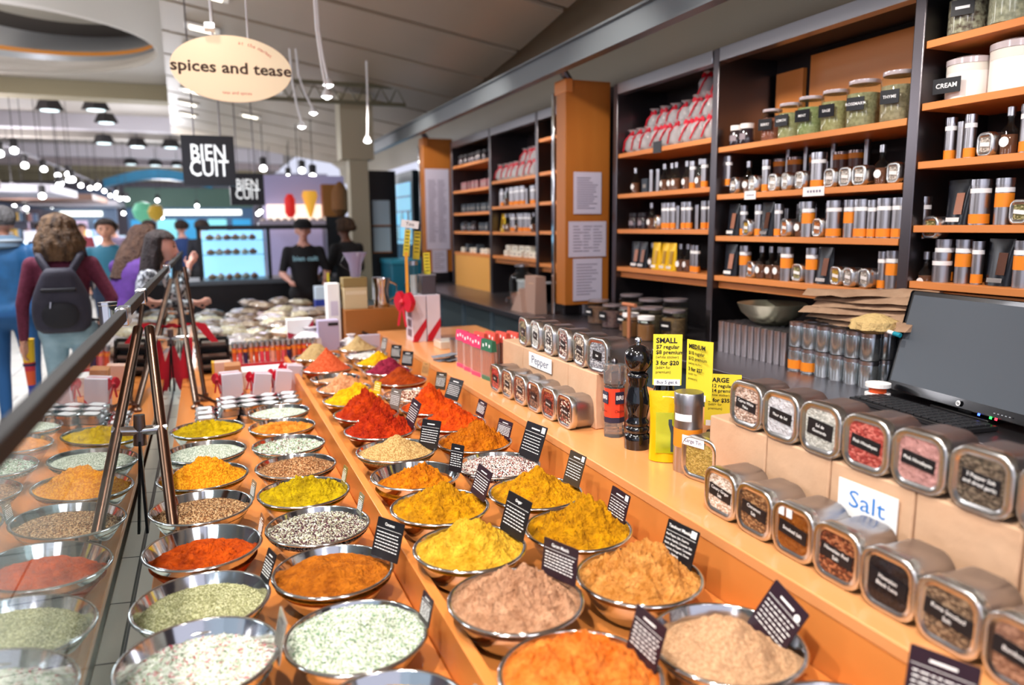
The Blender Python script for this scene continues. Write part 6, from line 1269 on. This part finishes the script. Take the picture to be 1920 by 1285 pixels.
def hair_shell(col, col2, length=.0, wide=.0, curl=.012, fr=34, back=.0):
    def f(Hf, k):
        b = B(); rows = 34; seg_ = 72; rings = []
        for i_ in range(rows + 1):
            u = i_ / rows
            if u < .42: th = PI * .5 * (u / .42); r = .112 * math.sin(th) + .001; z = .045 + .092 * math.cos(th)
            else: q = (u - .42) / .58; r = .112 + wide * math.sin(min(1, q * 1.15) * PI * .62) - .02 * q * q; z = .045 - length * q
            ring = []
            for j in range(seg_):
                a = 2 * PI * j / seg_; x, y = math.cos(a), math.sin(a); rr_ = r * (1 + curl * 5 * noise.noise(Vector((x * 4.5, y * 4.5, z * fr * .5))) + curl * 2.5 * noise.noise(Vector((x * 11, y * 11, z * fr))) * (1 if i_ > 1 else 0))
                if z < .07 and y > .12: rr_ *= max(.42, 1 - (y - .12) * 1.1)     # opened towards the face
                ring.append(tuple(Hf(x * rr_, y * rr_ * 1.0 - .02 - back * max(0, -z), z + .01 * noise.noise(Vector((x * 6, y * 6, z * 20))))))
            rings.append(ring)
        b.loft(rings); return b, mat('hair_' + col, col, .75, noise_=((30, 30, 8), col2, .2), bump=(60, 1, .02))
    return f
skin = mat('skin', '#d39a80', .55); skin_d = mat('skin_dark', '#6a4434', .55); skin_p = mat('skin_pink', '#dba494', .55)
jeans = mat('light_jeans', '#86a6b4', .8, noise_=(14, '#9cbac6', .2)); djean = mat('dark_jeans', '#1f3f66', .8); shoe_m = mat('dark_shoe', '#17181c', .5); kblk = mat('black_cloth', '#16161a', .8)
# woman with the backpack, walking away
p, wr, k = person('person seen from behind in a maroon sweater and light jeans, with long curly hair', (-.925, 5.9, 0), .04, 1.68, [skin, mat('maroon_knit', '#5a1c30', .85, noise_=(40, '#6c2840', .2)), jeans, shoe_m], girth=1.02,
   arms=(((-.075, -.02, -.27), (-.02, .03, -.25)), ((.115, -.02, -.25), (-.06, .18, -.12))), legs=((-.11, .08, 0), (.12, -.06, .0)), hair=hair_shell('#33231a', '#7a5b3c', .235, .055, .02, 40, .12), face=True, vox=.011)
hw = p.matrix_world @ (wr[0][1] * k)
t = thing('backpack', 'dark grey backpack on the back of the person in the maroon sweater', 'backpack', (-.92, 5.9, 0), .04)
b = B(); rings = []
for kk in range(15):
    u = kk / 14; z = .93 + .42 * u; w = .150 * (1 - .35 * u ** 3) * (.86 + .3 * math.sin(PI * min(1, u * .9 + .15))); dd = .105 * (1 - .25 * u ** 2); rr_ = 1 if 0 < kk < 14 else .82
    rings.append([(w * rr_ * math.copysign(abs(math.cos(a)) ** .6, math.cos(a)), -.235 + dd * rr_ * math.copysign(abs(math.sin(a)) ** .6, math.sin(a)), z) for a in [2 * PI * q / 28 for q in range(28)]])
b.loft(rings); cloth_bp = mat('backpack_cloth', '#292735', .7, noise_=(20, '#35323f', .25), bump=(90, .4, .005))
ob('main_bag', b, cloth_bp, t, smooth=60)
b = B(); b.loft([[(s * .105 * math.copysign(abs(math.cos(a)) ** .7, math.cos(a)), -.338 - dy, 1.05 + .085 * s * math.sin(a) + .0) for a in [2 * PI * q / 20 for q in range(20)]] for s, dy in ((1, -.02), (1, .018), (.8, .03))]); fp_ = ob('front_pocket', b, mat('backpack_dark', '#1b1a20', .7), t, smooth=50)
ob('top_flap', B().box(-.10, .10, -.35, -.25, 1.20, 1.225), mat('backpack_dark', ''), t, bev=.008); ob('zip_pull', B().tube([(-.045, -.372, 1.14), (-.05, -.374, 1.10)], .005, 6), steel, fp_)
for sx in (-1, 1): ob('shoulder_strap', B().tube([(sx * .07, -.17, 1.33), (sx * .115, -.13, 1.415), (sx * .125, -.02, 1.465), (sx * .125, .08, 1.41), (sx * .13, .12, 1.2)], .026, 10), cloth_bp, t)
ob('side_strap', B().tube([(.15, -.2, 1.0), (.21, -.19, .99), (.225, -.19, .86)], .012, 8), kblk, t)
t = thing('folded_umbrella', 'folded umbrella in yellow, red and blue hanging from the left hand of the backpacker', 'umbrella', (-1.185, 5.94, 0))
sg = [('#e8b820', .86, .70), ('#c8283c', .70, .64), ('#e05a2c', .64, .54), ('#2c3c9c', .54, .40)]
b = B()
for i_, (c, z1, z0) in enumerate(sg): b.lathe([(.045 - .028 * (.86 - z1) / .46, z1), (.045 - .028 * (.86 - z0) / .46, z0)], 14, m=i_)
ob('canopy', b, [mat('umb' + c, c, .6) for c, _, _ in sg], t); ob('handle', B().tube([(0, 0, .86), (0, 0, .97)], .010, 8), black, t); ob('tie_band', B().lathe([(.040, .69), (.040, .675)], 14), mat('navy_band', '#20264c', .6), t)
# man in the blue jacket
person('person at the left edge in a blue jacket and blue jeans, seen from behind', (-1.50, 7.05, 0), -.1, 1.76, [skin, mat('blue_jacket', '#13466e', .6, noise_=(10, '#1c5888', .2)), mat('blue_jeans', '#1c4f80', .8), shoe_m], girth=1.22, hair=hair_shell('#3f3c3c', '#6a6868', .06, .0, .01), legs=((-.12, .05, 0), (.13, -.05, 0)))
t = thing('jacket_hood', 'grey scarf and hood folded on the shoulders of the blue jacket', 'hood', (-1.50, 7.03, 0)); ob('hood', B().lathe([(.10, 1.44), (.15, 1.47), (.14, 1.53), (.09, 1.56)], 20), mat('hood_grey', '#54697c', .8), t); ob('hood_rim', B().lathe([(.145, 1.50), (.152, 1.515), (.14, 1.53)], 20), mat('hood_rim', '#8a949c', .8), t)
# woman in turquoise facing the camera
person('person facing the camera in a turquoise top over a dark shirt, in the hall', (-.97, 9.0, 0), PI - .1, 1.68, [skin, mat('teal_top', '#2e7088', .7), mat('dark_blue_skirt', '#26344c', .8), shoe_m], girth=1.05, hair=hair_shell('#2c201c', '#3c2c24', .05, .0), arms=(((-.06, -.0, -.26), (.05, .16, -.10)), ((.06, -.0, -.26), (-.05, .16, -.10))), vox=.016)
# women bending over the counter
person('person in a purple top with long brown wavy hair, bending towards the counter', (-.63, 6.35, 0), -.8, 1.64, [skin, mat('purple_top', '#472470', .75, noise_=(16, '#5a3088', .2)), kblk, shoe_m], lean=.36, girth=1.2, hair=hair_shell('#38231c', '#5c4030', .40, .035, .014, 30, .1), head_turn=(-.2, -.35), arms=(((-.03, .1, -.26), (.05, .2, -.06)), ((.03, .10, -.26), (-.05, .2, -.06))), vox=.014)
person('person in profile with dark hair and patterned top, a hand at the mouth', (-.46, 5.9, 0), -1.65, 1.58, [skin_p, mat('patterned_top', '#33343c', .7, noise_=(38, '#c8ccd4', .03)), kblk, shoe_m], lean=.24, hair=hair_shell('#211a1c', '#3a2c2c', .30, .02, .012, 30, .12), head_turn=(-.1, -.1), arms=(((-.04, .06, -.26), (.05, .2, .02)), ((.02, .18, -.16), (-.06, .09, .20))), vox=.012)
# bakery staff
person('bakery worker in a black cap and black T-shirt printed with pale letters', (.965, 8.35, 0), PI, 1.66, [skin_p, kblk, kblk, shoe_m], arms=(((-.07, .02, -.25), (.05, .2, -.06)), ((.07, .02, -.25), (-.05, .2, -.06))), vox=.016, sleeves=False)
t = thing('baseball_cap', 'black cap worn by the bakery worker with the printed T-shirt', 'cap', (.965, 8.33, 1.60)); ob('crown', B().lathe([(.098, -.01), (.100, .02), (.085, .065), (.04, .09), (.005, .095)], 20), kblk, t); ob('brim', B().box(-.07, .07, -.17, -.08, -.012, -.002), kblk, t, bev=.004)
t = thing('shirt_print', 'pale blue lettering band on the black T-shirt', 'print', (.965, 8.228, 1.27)); b = B(); b.text('bien cuit', .075, face_mx((0, 0, 0), (0, -1, 0)), 0, bold=.03); ob('print', b, mat('pale_blue_print', '#9cd0e0', .6), t, smooth=0)
person('dark-haired worker in black turned away, by the cream pillar', (1.47, 8.62, 0), .5, 1.68, [skin_d, kblk, kblk, shoe_m], hair=hair_shell('#2a1c16', '#4c3420', .07, .02, .02), arms=(((-.06, .05, -.25), (.04, .2, -.06)), ((.06, .05, -.25), (-.05, .2, -.06))), vox=.016)
# people far down the hall
for x, y, c, lab, sk_, z in ((-.35, 13.2, '#2c4478', 'distant person in dark clothes with a blue cap, right of the patterned-top person', skin_p, .3), (-.80, 12.8, '#4c3850', 'distant person in dark purple behind the purple top', skin, 2.8), (-2.3, 13.4, '#3c3036', 'distant dark-clothed person behind the blue jacket', skin, 3.3), (-.05, 12.6, '#1c1c24', 'distant person in black near the bakery case', skin, .2), (-1.75, 17.5, '#7c6c84', 'small distant person in mauve far down the hall', skin, 3.0), (-2.6, 19.5, '#8c3a44', 'small distant person in red far down the hall', skin, 3.2)):
    person(lab, (x, y, 0), z, 1.7, [sk_, mat('far_cloth' + c, c, .8), kblk, shoe_m], hair=hair_shell('#2c201c', '#3c2c24', .05, .0), vox=.022, hands=True)
t = thing('yellow_balloon', 'yellow round ornament above the distant heads', 'balloon', (-.75, 14, 1.86)); ob('balloon', B().lathe([(.01, -.14), (.10, -.08), (.13, .02), (.09, .11), (.01, .14)], 18), mat('balloon_yellow', '#d8b23c', .4), t); ob('string', B().tube([(0, 0, -.14), (.02, 0, -1.86)], .004, 5), white, t)
t = thing('green_balloon', 'larger pale green round ornament left of the yellow one', 'balloon', (-.98, 14.6, 1.88)); ob('balloon', B().lathe([(.01, -.2), (.14, -.1), (.18, .03), (.12, .15), (.01, .19)], 18), mat('balloon_green', '#6cc4a0', .4, emis=.2), t); ob('string', B().tube([(0, 0, -.2), (.02, 0, -1.88)], .004, 5), white, t)
